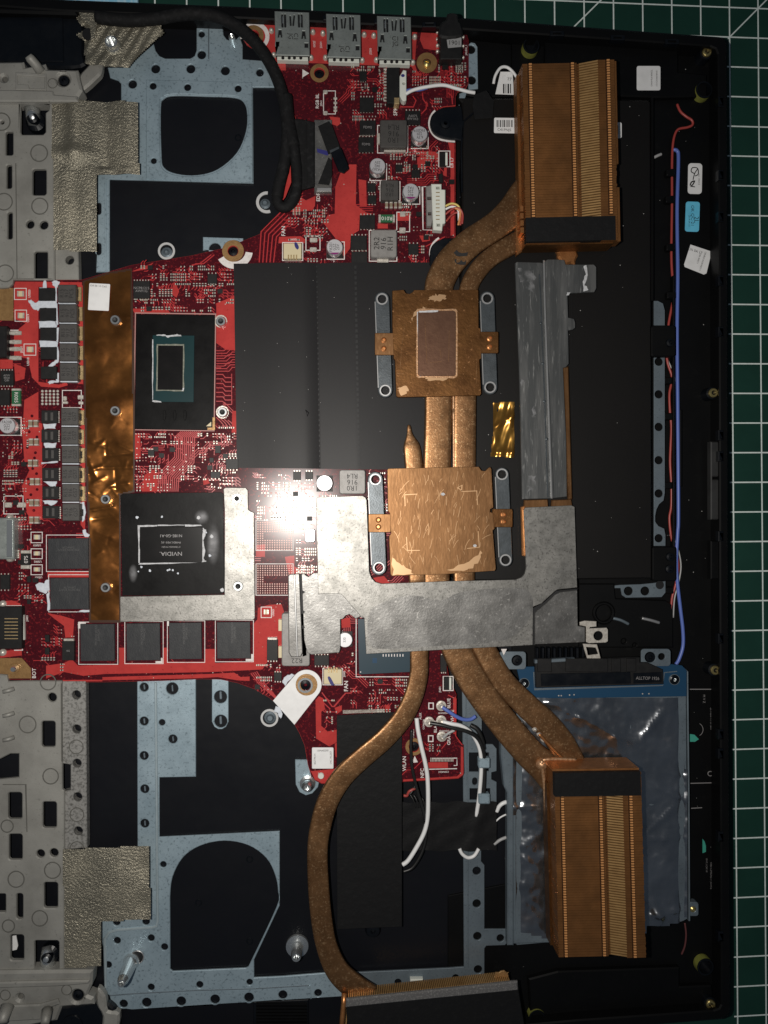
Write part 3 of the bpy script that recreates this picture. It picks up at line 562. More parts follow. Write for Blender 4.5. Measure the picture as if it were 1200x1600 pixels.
prism('arm_hook', spl([(152, 1545), (164, 1558), (168, 1580), (186, 1585), (180, 1620), (158, 1620), (160, 1590), (150, 1570)], 3, True), 17, 3, M['cast'], hb2, b=0.8)
kn = lathe('hinge_knuckle', 74, 1496, 17, [(16, 12.5), (15, 15), (9, 16), (8.5, 18), (5, 18.6), (3, 17.8)], M['black_gloss'], hb2, n=20)
sweep('hinge_shaft', [(73, 1478, 15, 14), (74, 1494, 16, 22), (76, 1512, 15, 26)], M['pin'], kn, n=14)
tag(prism('ribbon_tag', [(17, 1463), (25, 1462), (28, 1478), (26, 1484), (17, 1486)], 14.5, 0.4, M['white'], None, b=0.05), 'scrap of white label seen through a slot of the lower hinge bracket', 'label')
# ================================================================== battery, drive, films
bt = thing('battery', 'large flat matte black battery pack under the heatsink', 'battery', 860, 530, 13)
prism('battery_body', [(716, 152), (1014, 156), (1017, 160), (1018, 540), (1019, 904), (712, 908), (706, 900), (706, 500), (722, 420), (722, 160)], 18.2, 5.2, M['film'] if False else mat('battery_wrap', (0.0065, 0.0058, 0.0055), 0, 0.52, (0.03, (0.0052, 0.0047, 0.0046), 0.35, 0.7), (3, 0.15), spec=0.22, fine=(1.2, (0.010, 0.009, 0.0085), 0.6, 0.8)), bt, b=0.6)
prism('battery_seam', band([(722, 300), (721, 232), (724, 190), (740, 176)], 3), 18.6, 0.5, M['black_gloss'], bt, b=0.2)
prism('wrap_edge', band([(895, 157), (893, 500), (897, 905)], 1.2), 18.35, 0.15, M['tape'], bt, b=0.05)
wire('battery_lead_mark', [(718, 250, 18.4), (717, 280, 18.4), (719, 310, 18.4)], 2, M['black_gloss'], bt, n=6)
prism('speaker_block', [(724, 60), (800, 68), (800, 150), (750, 152), (726, 148)], 14.5, 2, M['black'], ch, b=0.5)
prism('screw_lug', spl([(672, 192), (676, 178), (690, 168), (710, 166), (722, 168), (724, 215), (710, 217), (690, 214), (677, 206)], 3, True), 18.6, 1.4, M['black_gloss'], bt, b=0.4)
lathe('lug_screw', 696, 193, 19, [(8, 18.5), (7.4, 19.2), (3, 19.4), (2.2, 18.6)], M['black_gloss'], bt, n=16)
prism('screw_lug', spl([(672, 396), (676, 382), (690, 373), (708, 371), (724, 373), (724, 420), (676, 420)], 3, True), 18.6, 1.4, M['black_gloss'], bt, b=0.4)

hd = thing('storage_drive', 'flat storage drive wrapped in crinkled grey foil, lower right', 'drive', 935, 1260, 13)
prism('drive_body', [(802, 1087), (810, 1084), (1070, 1082), (1073, 1086), (1075, 1436), (1068, 1440), (1058, 1443), (1012, 1448), (1000, 1470), (803, 1475)], 18.2, 5, M['galvd'], hd, b=0.4)
# crinkled foil: a fine grid raised in real folds
def fold(x, y):
    h = 0
    for (ax, ay, bx, by, s, hh) in FOLDS:
        dx, dy = bx - ax, by - ay; t = max(0, min(1, ((x - ax) * dx + (y - ay) * dy) / (dx * dx + dy * dy)))
        d = math.hypot(x - ax - t * dx, y - ay - t * dy); h += hh * math.exp(-d / s * 1.3)
    return h
_r = random.Random(3)
FOLDS = [(905, 1118, 960, 1150, 6, .5), (960, 1150, 1000, 1156, 5, .4), (1000, 1156, 1035, 1110, 5, .5), (1010, 1300, 1055, 1258, 4, .4), (1030, 1230, 1070, 1250, 6, .5), (1000, 1310, 1070, 1308, 5, .35), (1040, 1205, 1072, 1215, 4, .35), (805, 1262, 840, 1263, 3, .4), (820, 1340, 840, 1358, 4, .4), (860, 1095, 905, 1120, 6, .6), (840, 1100, 900, 1090, 4, .5), (1066, 1090, 1066, 1440, 6, -.6), (812, 1100, 810, 1470, 6, -.5), (1010, 1430, 1060, 1420, 7, .6), (1030, 1440, 1020, 1400, 5, .5)] + \
        [(x, y, x + _r.uniform(-60, 60), y + _r.uniform(-60, 60), _r.uniform(3, 9), _r.uniform(-.25, .3)) for x, y in [(_r.uniform(810, 1065), _r.uniform(1090, 1440)) for _ in range(46)]]
V, F, keep = [], [], {}
poly = [(801, 1093), (845, 1089), (900, 1090), (1000, 1087), (1071, 1086), (1074, 1200), (1075, 1434), (1070, 1438), (1058, 1445), (1014, 1449), (1006, 1468), (865, 1471), (803, 1456)]
st = 4
for j in range(1082, 1476, st):
    for i in range(798, 1080, st):
        keep[(i, j)] = len(V); q = P(i, j, 18.6); V.append((q.x, q.y, 18.75 + 2.6 * fold(i, j) + 0.05 * math.sin(i * 0.11 + j * 0.07)))
for j in range(1082, 1472, st):
    for i in range(798, 1076, st):
        if all(pip(a, b, poly) for a, b in ((i, j), (i + st, j), (i, j + st), (i + st, j + st))):
            F.append((keep[(i, j)], keep[(i, j + st)], keep[(i + st, j + st)], keep[(i + st, j)]))
finish('foil_wrap', V, F, M['alfoil'], hd, smooth=True)
prism('drive_board', [(808, 1046), (822, 1042), (1040, 1037), (1050, 1038), (1066, 1040), (1073, 1048), (1073, 1088), (950, 1090), (846, 1096), (820, 1096)], 18.6, 1.2, M['bluepcb'], hd, [[(834, 1051), (838, 1078), (1036, 1072), (1038, 1052), (1036, 1047)]][:0], b=0.1)
prism('board_print', band([(834, 1050), (835, 1077), (1036, 1071), (1038, 1051), (1058, 1049)], 1.6), 18.66, 0.05, M['galvd'], hd, b=0)
prism('drive_outline', band([(1052, 1040), (1068, 1043), (1075, 1050), (1077, 1240), (1078, 1440)], 2.2), 17.5, 2, M['galvd'], hd, b=0.4)
sc = prism('drive_socket', [(836, 1032), (1000, 1027), (1000, 1035), (1012, 1035), (1036, 1046), (1037, 1069), (838, 1075)], 20.6, 3, M['chip'], hd, b=0.3)
for x0, x1 in ((840, 862), (884, 950), (956, 970), (980, 994)): prism('socket_step', rect(x0, 1029, x1, 1050), 21.4, 0.8, M['chip'], sc, b=0.2)
prism('socket_face', [(845, 1053), (985, 1050), (986, 1068), (846, 1072)], 20.9, 0.5, M['black_gloss'], sc, b=0.1)
prism('socket_face', [(990, 1052), (1034, 1050), (1034, 1066), (990, 1068)], 20.85, 0.4, M['black_gloss'], sc, b=0.1)
text('ALLTOP 1926', 1012, 1060, 20.9, 5, -2, M['greyink'], sc, 'embossed_lettering', sx=.9)
prism('socket_slot', [(836, 1031), (898, 1028), (898, 1033), (836, 1037)], 21.0, 2, M['galvd'], sc, b=0.2)
for x, y in ((1054, 1062), (819, 1068)):
    t = lathe('drive_screw', x, y, 19, [(7.6, 18.5), (7.4, 19.0), (5.6, 19.3), (2.4, 19.3), (1.6, 18.7)], [M['black_gloss'], M['pin']], hd, n=18, mats=[0, 0, 0, 1, 1])
    ring('screw_washer', x, y, 8.6, 7.4, 18.9, 0.3, M['galvd'], hd, 20)
for x, y in ((873, 1087), (877, 1087), (890, 1086), (897, 1085.5), (1004, 1084), (1014, 1084)): lathe('pad_dot', x, y, 18.6, [(1.2, 18.6), (1, 18.68)], M['solder'], hd, n=8)

fm = thing('insulating_film', 'large matte black plastic film covering the middle of the board, with perforated crease', 'film', 520, 570, 17.6)
def fz(xmm, ymm):
    a = P(370, 570, 17.8).x; c1 = P(498, 570, 17.8).x; c2 = P(556, 570, 17.8).x; e = P(720, 570, 17.8).x
    k = lambda x0, z0, x1, z1, x: z0 + (z1 - z0) * (3 * ((x - x0) / (x1 - x0)) ** 2 - 2 * ((x - x0) / (x1 - x0)) ** 3)
    m1 = P(455, 570, 17.8).x; m2 = P(474, 570, 17.8).x
    if xmm < m1: return k(a, .05, m1, .95, max(a, xmm))
    if xmm < m2: return .95
    if xmm < c1: return .95 - .9 * ((xmm - m2) / (c1 - m2)) ** 1.5
    if xmm < c2: return .05 + .75 * (xmm - c1) / (c2 - c1)
    return .8 - .5 * min(1, (xmm - c2) / (e - c2))
V, F = [], []
xs = [367.5, 380, 400, 420, 440, 455, 465, 474, 480, 486, 492, 496, 498, 500, 505, 515, 530, 545, 552, 556, 560, 570, 590, 620, 660, 700, 720]
ys = [411, 470, 530, 570, 600, 650, 690, 733]
for y in ys:
    for x in xs:
        xx = x + (y - 570) * (0.019 if x > 400 else 0.016)
        yy = y + (0 if y < 700 else (x - 540) * 0.012) + (0 if y > 420 else -(x - 540) * 0.004)
        q = P(xx, yy, 17.9); V.append((q.x, q.y, 17.75 + fz(q.x - (570 - y) * -0.0045, q.y)))
n = len(xs)
for j in range(len(ys) - 1):
    for i in range(n - 1): F.append((j * n + i, (j + 1) * n + i, (j + 1) * n + i + 1, j * n + i + 1))
o = finish('film_sheet', V, F, M['film'], fm, smooth=True)
pb = Bag()
for k in range(38):
    y = 415 + k * 8.3; x = 553.5 + (y - 415) * 0.018
    pb.box(x, y, x + 3.6, y + 5, 18.0, 18.75, 0)
for k in range(40):
    y = 415 + k * 8; x = 495 + (y - 415) * 0.016
    pb.box(x - 1.0, y, x + 0.9, y + 3, 17.5, 18.2, 0)
pb.done('perforation_marks', [M['hole']], fm)
sweep('film_dent', [(477, 640, 18.4, 2), (481, 645, 18.55, 4), (480, 652, 18.3, 2)], M['film'], fm, n=6)

f2 = tag(prism('black_film', [(526, 1118), (628, 1112), (628, 1448), (527, 1452)], 18.3, 0.4, M['tape'], None, b=0.08), 'long black plastic film hanging from the board past the curved heat pipe', 'film')
tp = thing('black_tape', 'patch of black cloth tape over the antenna wires beside the drive', 'tape', 700, 1290, 13)
V, F = [], []
for j in range(15):
    for i in range(28):
        x = 629 + 147 * i / 27 + (j - 7) * 0.0; y = 1253 + 76 * j / 14 + 1.5 * math.sin(i * 0.7) * (1 if j in (0, 14) else 0)
        q = P(x, y, 15.4); z = 15.4 + 0.5 * math.exp(-((x - 668) / 8) ** 2) + 0.6 * math.exp(-((x - 745 + (y - 1290) * 0.35) / 7) ** 2) + 0.12 * math.sin(x * .13 + y * .21)
        V.append((q.x, q.y, z))
for j in range(14):
    for i in range(27): a = j * 28 + i; F.append((a, a + 28, a + 29, a + 1))
finish('tape_sheet', V, F, M['tape'], tp, smooth=True)
tag(prism('cable_tape', [(741, 148), (760, 141), (772, 158), (770, 184), (742, 186), (738, 165)], 19.3, 0.3, M['tape'], None, b=0.1), 'small square of black tape over the speaker wire ends at the top', 'tape')

def cloth_tape(label, pts, z, bumps, seed):
    t = thing('conductive_tape', label, 'tape', sum(p[0] for p in pts) / len(pts), sum(p[1] for p in pts) / len(pts), z - 1, 'sparkling conductive cloth tapes')
    x0, x1 = min(p[0] for p in pts), max(p[0] for p in pts); y0, y1 = min(p[1] for p in pts), max(p[1] for p in pts)
    stp = 2.5; nx, ny = int((x1 - x0) / stp) + 1, int((y1 - y0) / stp) + 1; V, F = [], []
    for j in range(ny + 1):
        for i in range(nx + 1):
            x, y = x0 + i * stp, y0 + j * stp; q = P(x, y, z); V.append((q.x, q.y, z + bumps(x, y)))
    for j in range(ny):
        for i in range(nx):
            if pip(x0 + (i + .5) * stp, y0 + (j + .5) * stp, pts): a = j * (nx + 1) + i; F.append((a, a + nx + 1, a + nx + 2, a + 1))
    finish('tape_sheet', V, F, M['fabric'], t, smooth=True)
    return t
g = lambda v, s: math.exp(-(v / s) ** 2)
def b1(x, y):
    return (2.2 if x < 84 else 0) * 0 + 1.6 * g(x - 118, 13) * (1 if y < 240 else g(y - 240, 18)) + 0.8 * g(x - 200, 14) - 0.9 * g(x - 165, 12) * (y < 262) + 1.2 * g(y - 240, 10) * g(x - 110, 30) + (y > 262) * 0.15 * math.sin(x * .2)
cloth_tape('sparkling grey cloth tape beside the upper fan plate, bridging it to the hinge bracket', [(81, 160), (132, 158), (189, 159), (215, 160), (216, 230), (218, 272), (150, 272), (150, 330), (151, 393), (84, 391), (83, 300)], 18.9, b1, 1)
cloth_tape('sparkling grey cloth tape beside the lower fan plate, bridging it to the hinge bracket', [(98, 1328), (160, 1324), (232, 1322), (234, 1380), (236, 1436), (158, 1440), (158, 1510), (101, 1512), (100, 1420)], 18.9, lambda x, y: 0.5 * g(x - 190, 40) * g(y - 1380, 40) - 0.6 * g(x - 225, 12) * g(y - 1415, 20) - 0.5 * g(x - 225, 10) * g(y - 1355, 14), 2)
t3 = cloth_tape('small crumpled cloth tape around the shiny post, top left', [(117, 13), (150, 15), (152, 30), (175, 37), (215, 40), (247, 33), (257, 52), (235, 70), (200, 106), (134, 103), (132, 64), (118, 54), (135, 45), (122, 35)], 18.3, lambda x, y: 0.7 * g(x - 145 + (y - 50) * .2, 5) + 1.2 * g(y - 100, 12) * 0.5 + 0.6 * g(x - 235, 14) - 0.5 * g(x - 200, 10) + 0.25 * math.sin(x * .35 + y * .22), 3)
lathe('tape_hole', 138, 53, 19.2, [(10, 18.9), (9.4, 19.3), (0, 19.3)], M['hole'], t3, n=18)
prism('tape_fold', [(122, 17), (149, 15), (152, 30), (148, 60), (142, 64), (140, 40), (128, 32)], 19.9, 0.5, M['fabric'], t3, b=0.2)

# copper shielding foil on the board
def foil_sheet(name, label, cat, pts, z, bumpf, material, stp=2.0, holes=()):
    t = thing(name, label, cat, sum(p[0] for p in pts) / len(pts), sum(p[1] for p in pts) / len(pts), z - .4)
    x0, x1 = min(p[0] for p in pts), max(p[0] for p in pts); y0, y1 = min(p[1] for p in pts), max(p[1] for p in pts)
    nx, ny = int((x1 - x0) / stp) + 1, int((y1 - y0) / stp) + 1; V, F = [], []
    for j in range(ny + 1):
        for i in range(nx + 1):
            x, y = x0 + i * stp, y0 + j * stp; q = P(x, y, z); V.append((q.x, q.y, z + bumpf(x, y)))
    for j in range(ny):
        for i in range(nx):
            cx, cy = x0 + (i + .5) * stp, y0 + (j + .5) * stp
            if pip(cx, cy, pts) and not any(math.hypot(cx - a, cy - b) < r for a, b, r in holes): a = j * (nx + 1) + i; F.append((a, a + nx + 1, a + nx + 2, a + 1))
    finish('foil_sheet', V, F, material, t, smooth=True)
    return t
_r = random.Random(11)
CR = [(140, 690, 168, 700, 2.5, .45), (150, 702, 164, 688, 2, .4), (165, 690, 166, 712, 2, -.4), (166, 712, 205, 708, 2.2, -.5), (150, 732, 206, 730, 2.4, .5), (180, 733, 182, 765, 2.2, -.4), (140, 720, 150, 745, 3, .5), (145, 755, 165, 745, 2.5, .5), (140, 770, 155, 780, 2.5, -.4), (170, 760, 200, 755, 3, .5), (140, 798, 178, 792, 3, .6), (145, 812, 180, 806, 3, -.5), (150, 830, 175, 840, 5, .3), (150, 868, 160, 862, 3, .4), (160, 770, 190, 745, 3, .35), (142, 735, 160, 728, 2.5, .5)] + \
     [(x, y, x + _r.uniform(-22, 22), y + _r.uniform(-16, 16), _r.uniform(1.8, 3.6), _r.uniform(-.4, .4)) for x, y in [(_r.uniform(138, 205), _r.uniform(690, 800)) for _ in range(26)]] + \
     [(x, y, x + _r.uniform(-30, 30), y + _r.uniform(-30, 30), _r.uniform(5, 12), _r.uniform(-.15, .15)) for x, y in [(_r.uniform(138, 205), _r.uniform(440, 960)) for _ in range(40)]] + \
     [(x, y, x + _r.uniform(-14, 14), y + _r.uniform(-14, 14), _r.uniform(1.6, 3), _r.uniform(-.22, .22)) for x, y in [(_r.uniform(138, 203), _r.uniform(445, 965)) for _ in range(45)]]
def crf(x, y):
    h = 0
    for (ax, ay, bx, by, s, hh) in CR:
        dx, dy = bx - ax, by - ay; t = max(0, min(1, ((x - ax) * dx + (y - ay) * dy) / (dx * dx + dy * dy + 1e-6)))
        d = math.hypot(x - ax - t * dx, y - ay - t * dy)
        if d < 3 * s: h += hh * 0.6 * math.exp(-d / s * 1.4)
    return h
SCR = [(180, 500), (180, 642), (165, 780), (165, 918)]
cf = foil_sheet('copper_tape', 'long strip of crinkled copper foil running down the red board between inductors and processors', 'foil', [(132, 441), (170, 428), (203, 423), (206, 560), (208, 670), (207, 766), (185, 772), (186, 970), (142, 970), (141, 840), (136, 700), (133, 560)], 17.5, crf, M['foil'], 2.0, [(x, y, 8) for x, y in SCR])
fo = prism('foil_border', [(129, 439), (170, 425), (206, 419), (210, 560), (211, 672), (210, 769), (188, 774), (189, 973), (139, 973), (138, 840), (133, 700), (130, 560)], 17.15, 0.12, mat('amber_film_border', (0.05, 0.022, 0.012), 0, 0.35), cf, b=0)
kp = foil_sheet('amber_tape', 'small shiny amber tape scrap beside the aluminium heatsink strip', 'tape', [(771, 629), (803, 628), (803, 715), (766, 713), (770, 680)], 18.7, lambda x, y: 0.5 * g((x - 785) * .5 + (y - 660) * .8, 4) + 0.35 * g((x - 775) * .9 - (y - 690) * .35, 5) + 0.4 * g(y - 707, 4) - 0.3 * g(y - 640, 8) + 0.35 * g(x - 799, 4) + 0.25 * math.sin(x * .4 + y * .11), M['kapton'], 1.5)

# ================================================================== stickers
def sticker(label, pts, zt, material=None, lines=(), deg=0, r=None, ink=None):
    o = prism('sticker', pts, zt, 0.12, material or M['white'], None, b=0.03)
    tag(o, label, 'sticker')
    for s, x, y, size, d in lines: text(s, x, y, zt + 0.03, size, d, ink or M['ink'], o, 'print')
    return o
sticker('white rounded sticker with tiny vertical text, black panel at the upper right corner', rr(995, 103, 1032, 141, 3), 15.65, lines=(('T3904UF5H0W3', 1018, 122, 2.6, -90), ('13NR0WH21121', 1026, 122, 2.6, -90)))
hs = sticker('white sticker with black handwriting above the light blue sticker', rot(rr(1075, 255, 1097, 303, 5), 1086, 279, 1), 13.15, lines=(('QC 190413', 1092, 280, 2.6, -90),))
prism('pen_mark', band(spl([(1078, 292), (1080, 285), (1085, 283), (1082, 289), (1076, 293)], 3), 2), 13.19, 0.03, M['ink'], hs, b=0)
prism('pen_mark', band(spl([(1079, 291), (1086, 292)], 3), 1.4), 13.2, 0.03, M['ink'], hs, b=0)
prism('pen_mark', band(spl([(1083, 281), (1084, 276), (1086, 270), (1090, 264)], 3), 1.4), 13.19, 0.03, M['ink'], hs, b=0)
prism('pen_mark', band(spl([(1085, 271), (1080, 268), (1082, 262), (1090, 263), (1091, 272), (1086, 275)], 3), 1.4), 13.21, 0.03, M['ink'], hs, b=0)
bs_ = sticker('light blue rounded sticker on the right edge of the laptop base', rot(rr(1071, 315, 1093, 362, 4), 1082, 338, 2), 13.15, M['bluest'], (('OK QC-21', 1082, 337, 5, -90), ('2019.04.13', 1077, 345, 2.8, -90), ('2L', 1088, 343, 7, -90)))
sticker('white sticker turned askew below the light blue sticker', [(1079, 382), (1112, 393), (1111, 398), (1104, 427), (1100, 429), (1070, 417), (1069, 413)], 13.15, lines=(('CN 0A 17', 1086, 392, 4, -16), ('13NR01A0AM0311', 1098, 408, 2.8, -108), ('200-00011', 1092, 404, 2.8, -108)))
bc = sticker('white barcode label on the battery beside the upper copper fins', rot(rr(772, 184, 806, 208, 2), 788, 196, 1), 18.35, lines=(('C41PNJ5', 788, 203, 4.2, 0),))
for k, (dx, wd) in enumerate(((776, 1.6), (779, .9), (781.5, 1.6), (785, .9), (787, 1.8), (790.5, .9), (793, 1.5), (796, 1), (799, 1.7))): prism('bar', rect(dx, 187.5, dx + wd, 198.5), 18.4, 0.03, M['ink'], bc, b=0)
bc2 = sticker('white label half under the upper copper fins, with a looped wire over it', [(782, 112), (801, 112), (803, 148), (774, 147)], 14.8, lines=(('77', 796, 124, 5, 0),))
for dx, wd in ((786, 2.2), (790, 1), (793, 2.4), (797, 1.4)): prism('bar', rect(dx, 131, dx + wd, 146), 14.85, 0.03, M['ink'], bc2, b=0)
bc3 = sticker('sliver of a white label peeking out right of the upper copper fins', rr(958, 191, 971.5, 216, 3), 18.35)
prism('bar', rect(960, 196, 966, 210), 18.4, 0.03, M['ink'], bc3, b=0)
sticker('white square label stuck on the top of the copper foil strip', rot(rr(138.5, 443, 171, 485, 1.5), 155, 464, 3), 18.3, lines=(('DA 00 10 Cat2', 154, 447, 3, -3),))
sticker('white square label on the red board\'s lower arm', rr(487.5, 1168, 521, 1201, 1.5), 17.3, lines=(('15MA0200', 504, 1173, 3, 0), ('6G77R1H', 492, 1186, 3, 90), ('1HC1RL307', 517, 1184, 3, 90)))
# ================================================================== motherboard
mb = thing('motherboard', 'red laptop motherboard with inductors, memory chips and two bare processors', 'circuit board', 350, 730, 16)
BOARD = [(-60, 440), (0, 438), (20, 437), (128, 437), (205, 414), (300, 399), (352, 387), (385, 374), (405, 366), (424, 350), (443, 326), (458, 295), (466, 262), (467, 225), (463, 190), (455, 160), (443, 130), (427, 103), (408, 82), (385, 68), (380, 60), (380, 45), (386, 38), (398, 34), (416, 36), (560, 41), (700, 46), (722, 48), (729, 52), (732, 62), (732, 130), (728, 138), (716, 142), (712, 150),
         (712, 165), (692, 167), (678, 177), (672, 192), (676, 207), (690, 218), (712, 222), (712, 371), (692, 374), (679, 384), (673, 398), (675, 420), (700, 430), (700, 930), (692, 1005), (702, 1060), (713, 1085), (712, 1148), (715, 1158), (724, 1164), (725, 1208), (722, 1214), (716, 1217), (628, 1222), (518, 1225), (503, 1225), (494, 1221), (486, 1212), (481, 1195), (476, 1165), (468, 1146), (458, 1128),
         (440, 1105), (420, 1090), (398, 1077), (370, 1067), (345, 1062), (317, 1061), (250, 1064), (160, 1066), (40, 1067), (36, 1062), (-60, 1062)]
SCREW = [(396, 55, 8), (499, 114, 8), (666, 57, 6.5), (364, 392, 8), (647, 1167, 8), (501.5, 1213, 5)]
pcb = prism('board', BOARD, 17, 1.2, M['edge'], mb, [circ(x, y, r, 18) for x, y, r in SCREW], b=0.12, topmat=M['pcb'])
ZT = 17.0
OCC = []
def occ(x0, y0, x1, y1, m=1.5): OCC.append((x0 - m, y0 - m, x1 + m, y1 + m))
def blocked(x, y): return any(a <= x <= c and b <= y <= d for a, b, c, d in OCC)
def bx(name, x0, y0, x1, y1, h, m, parent=None, r=0, b=0.12, z0=ZT, deg=0):
    p = rr(x0, y0, x1, y1, r, 3) if r else rect(x0, y0, x1, y1)
    if deg: p = rot(p, (x0 + x1) / 2, (y0 + y1) / 2, deg)
    occ(x0, y0, x1, y1)
    return prism(name, p, z0 + h, h, m, parent or mb, b=b)
def frame(x0, y0, x1, y1, wd=1.3, m='silk', z=ZT + 0.05, gaps=()):
    """printed outline"""
    return prism('printed_outline', [(x0 - wd / 2, y0 - wd / 2), (x1 + wd / 2, y0 - wd / 2), (x1 + wd / 2, y1 + wd / 2), (x0 - wd / 2, y1 + wd / 2)], z, 0.03, M[m], mb, [rect(x0 + wd / 2, y0 + wd / 2, x1 - wd / 2, y1 - wd / 2)], b=0)
# ---- bright copper areas under the red lacquer
POURS = [
    [(410, 37), (560, 42), (700, 47), (728, 50), (730, 60), (728, 48.5), (700, 46.8), (690, 47), (692, 80), (676, 78), (662, 76), (656, 62), (658, 50), (652, 47), (648, 100), (652, 112), (660, 118), (650, 118), (643, 104), (412, 96)],
    [(546, 257), (557, 257), (556, 320), (572, 332), (583, 334), (562, 337), (561, 360), (548, 368), (547, 388), (538, 400), (527, 395), (524, 372), (505, 348), (512, 336), (523, 334), (524, 292), (532, 270)],
    [(452, 330), (466, 300), (469, 296), (470, 308), (478, 313), (493, 306), (492, 322), (486, 329), (460, 331)],
    [(436, 312), (452, 270), (454, 256), (455, 285), (446, 308), (438, 318)], [(515, 182), (531, 184), (532, 193), (527, 197), (519, 194)], [(434, 97), (446, 97), (447, 110), (435, 110)],
    [(649, 236), (680, 237), (690, 246), (686, 254), (673, 243), (652, 243)], [(652, 246), (670, 244), (672, 256), (664, 264), (652, 262)], [(560, 280), (572, 282), (573, 322), (562, 322)], [(590, 349), (606, 350), (606, 357), (590, 357)],
    [(436, 370), (470, 369), (477, 374), (476, 380), (435, 380)], [(655, 368), (670, 368), (672, 376), (660, 378)], [(620, 332), (640, 333), (640, 345), (620, 345)], [(694, 262), (698, 262), (698, 276), (693, 274)], [(700, 222), (710, 224), (710, 368), (704, 368), (704, 240)],
    # left bank
    [(24, 440), (128, 441), (128, 447), (88, 450), (60, 448), (60, 600), (50, 590), (44, 560), (22, 556), (22, 520), (40, 505), (22, 498), (22, 446)], [(56, 596), (92, 601), (104, 597), (106, 602), (92, 606), (64, 604)], [(38, 625), (60, 612), (60, 815), (46, 820), (34, 760), (46, 735), (38, 720), (35, 680)],
    [(120, 446), (130, 446), (130, 600), (122, 600)], [(125, 636), (133, 640), (133, 830), (126, 820)], [(60, 660), (66, 662), (66, 812), (60, 812)], [(0, 556), (20, 562), (20, 576), (0, 576)], [(22, 568), (40, 575), (38, 592), (24, 596)],
    [(74, 958), (96, 962), (116, 968), (114, 996), (102, 996), (100, 978), (84, 966)], [(140, 893), (142, 902), (74, 902), (74, 894)],
    [(72, 1040), (100, 1036), (112, 1030), (122, 1040), (186, 1038), (186, 1012), (196, 1012), (196, 1036), (254, 1036), (255, 1012), (262, 1012), (262, 1034), (320, 1034), (320, 1014), (336, 1014), (336, 1036), (395, 1033), (396, 975), (402, 968), (403, 950), (420, 945), (440, 944), (445, 960), (443, 1020), (418, 1034), (410, 1046), (330, 1050), (165, 1053), (130, 1056), (100, 1050), (72, 1060)],
    [(160, 1058), (330, 1053), (366, 1051), (376, 1058), (390, 1057), (390, 1064), (372, 1063), (340, 1058), (300, 1060), (160, 1063)], [(40, 1063), (160, 1062), (160, 1064.5), (40, 1065.5)], [(0, 940), (18, 938), (32, 943), (32, 950), (0, 950)], [(0, 1018), (34, 1014), (34, 1024), (0, 1028)],
    # around the processors
    [(338, 502 - 28), (367, 462), (369, 548), (352, 546), (338, 536)], [(206, 482), (262, 484), (266, 489), (210, 489)], [(273, 440), (280, 455), (276, 465), (268, 460), (270, 446)], [(210, 677), (219, 677), (220, 716), (210, 718)], [(226, 742), (240, 734), (246, 738), (246, 768), (222, 768), (220, 764)], [(363, 642), (371, 642), (371, 676), (362, 676)],
    [(317, 748), (324, 748), (328, 755), (318, 758)], [(206, 424), (236, 412), (240, 410), (232, 420), (210, 424)],
    [(400, 852), (414, 850), (414, 870), (400, 870)], [(445, 870), (460, 868), (460, 885), (470, 890), (470, 900), (452, 900)],
    # lower arm
    [(493, 1094), (498, 1088), (505, 1091), (508, 1108), (502, 1112), (502, 1134), (512, 1143), (526, 1140), (526, 1160), (514, 1166), (494, 1154)], [(483, 1200), (486, 1205), (527, 1201), (527, 1224), (503, 1224), (492, 1218)], [(523, 1162), (527, 1160), (527, 1184), (524, 1182)], [(523, 1106), (534, 1102), (534, 1110), (526, 1116)], [(602, 1102), (608, 1102), (608, 1112), (602, 1112)],
    [(669, 1191), (700, 1191), (700, 1200), (669, 1200)], [(720, 1166), (724, 1168), (724, 1210), (716, 1216), (630, 1221), (630, 1218), (714, 1213), (720, 1208)], [(712, 1088), (712, 1148), (708, 1146), (708, 1092)], [(572, 905), (600, 900), (610, 912), (590, 914), (576, 908)], [(533, 967), (547, 965), (548, 980), (534, 981)],
]
for i, p in enumerate(POURS): prism('copper_area', p, ZT + 0.02 + (i % 5) * 0.003, 0.02, M['pour'], mb, b=0)

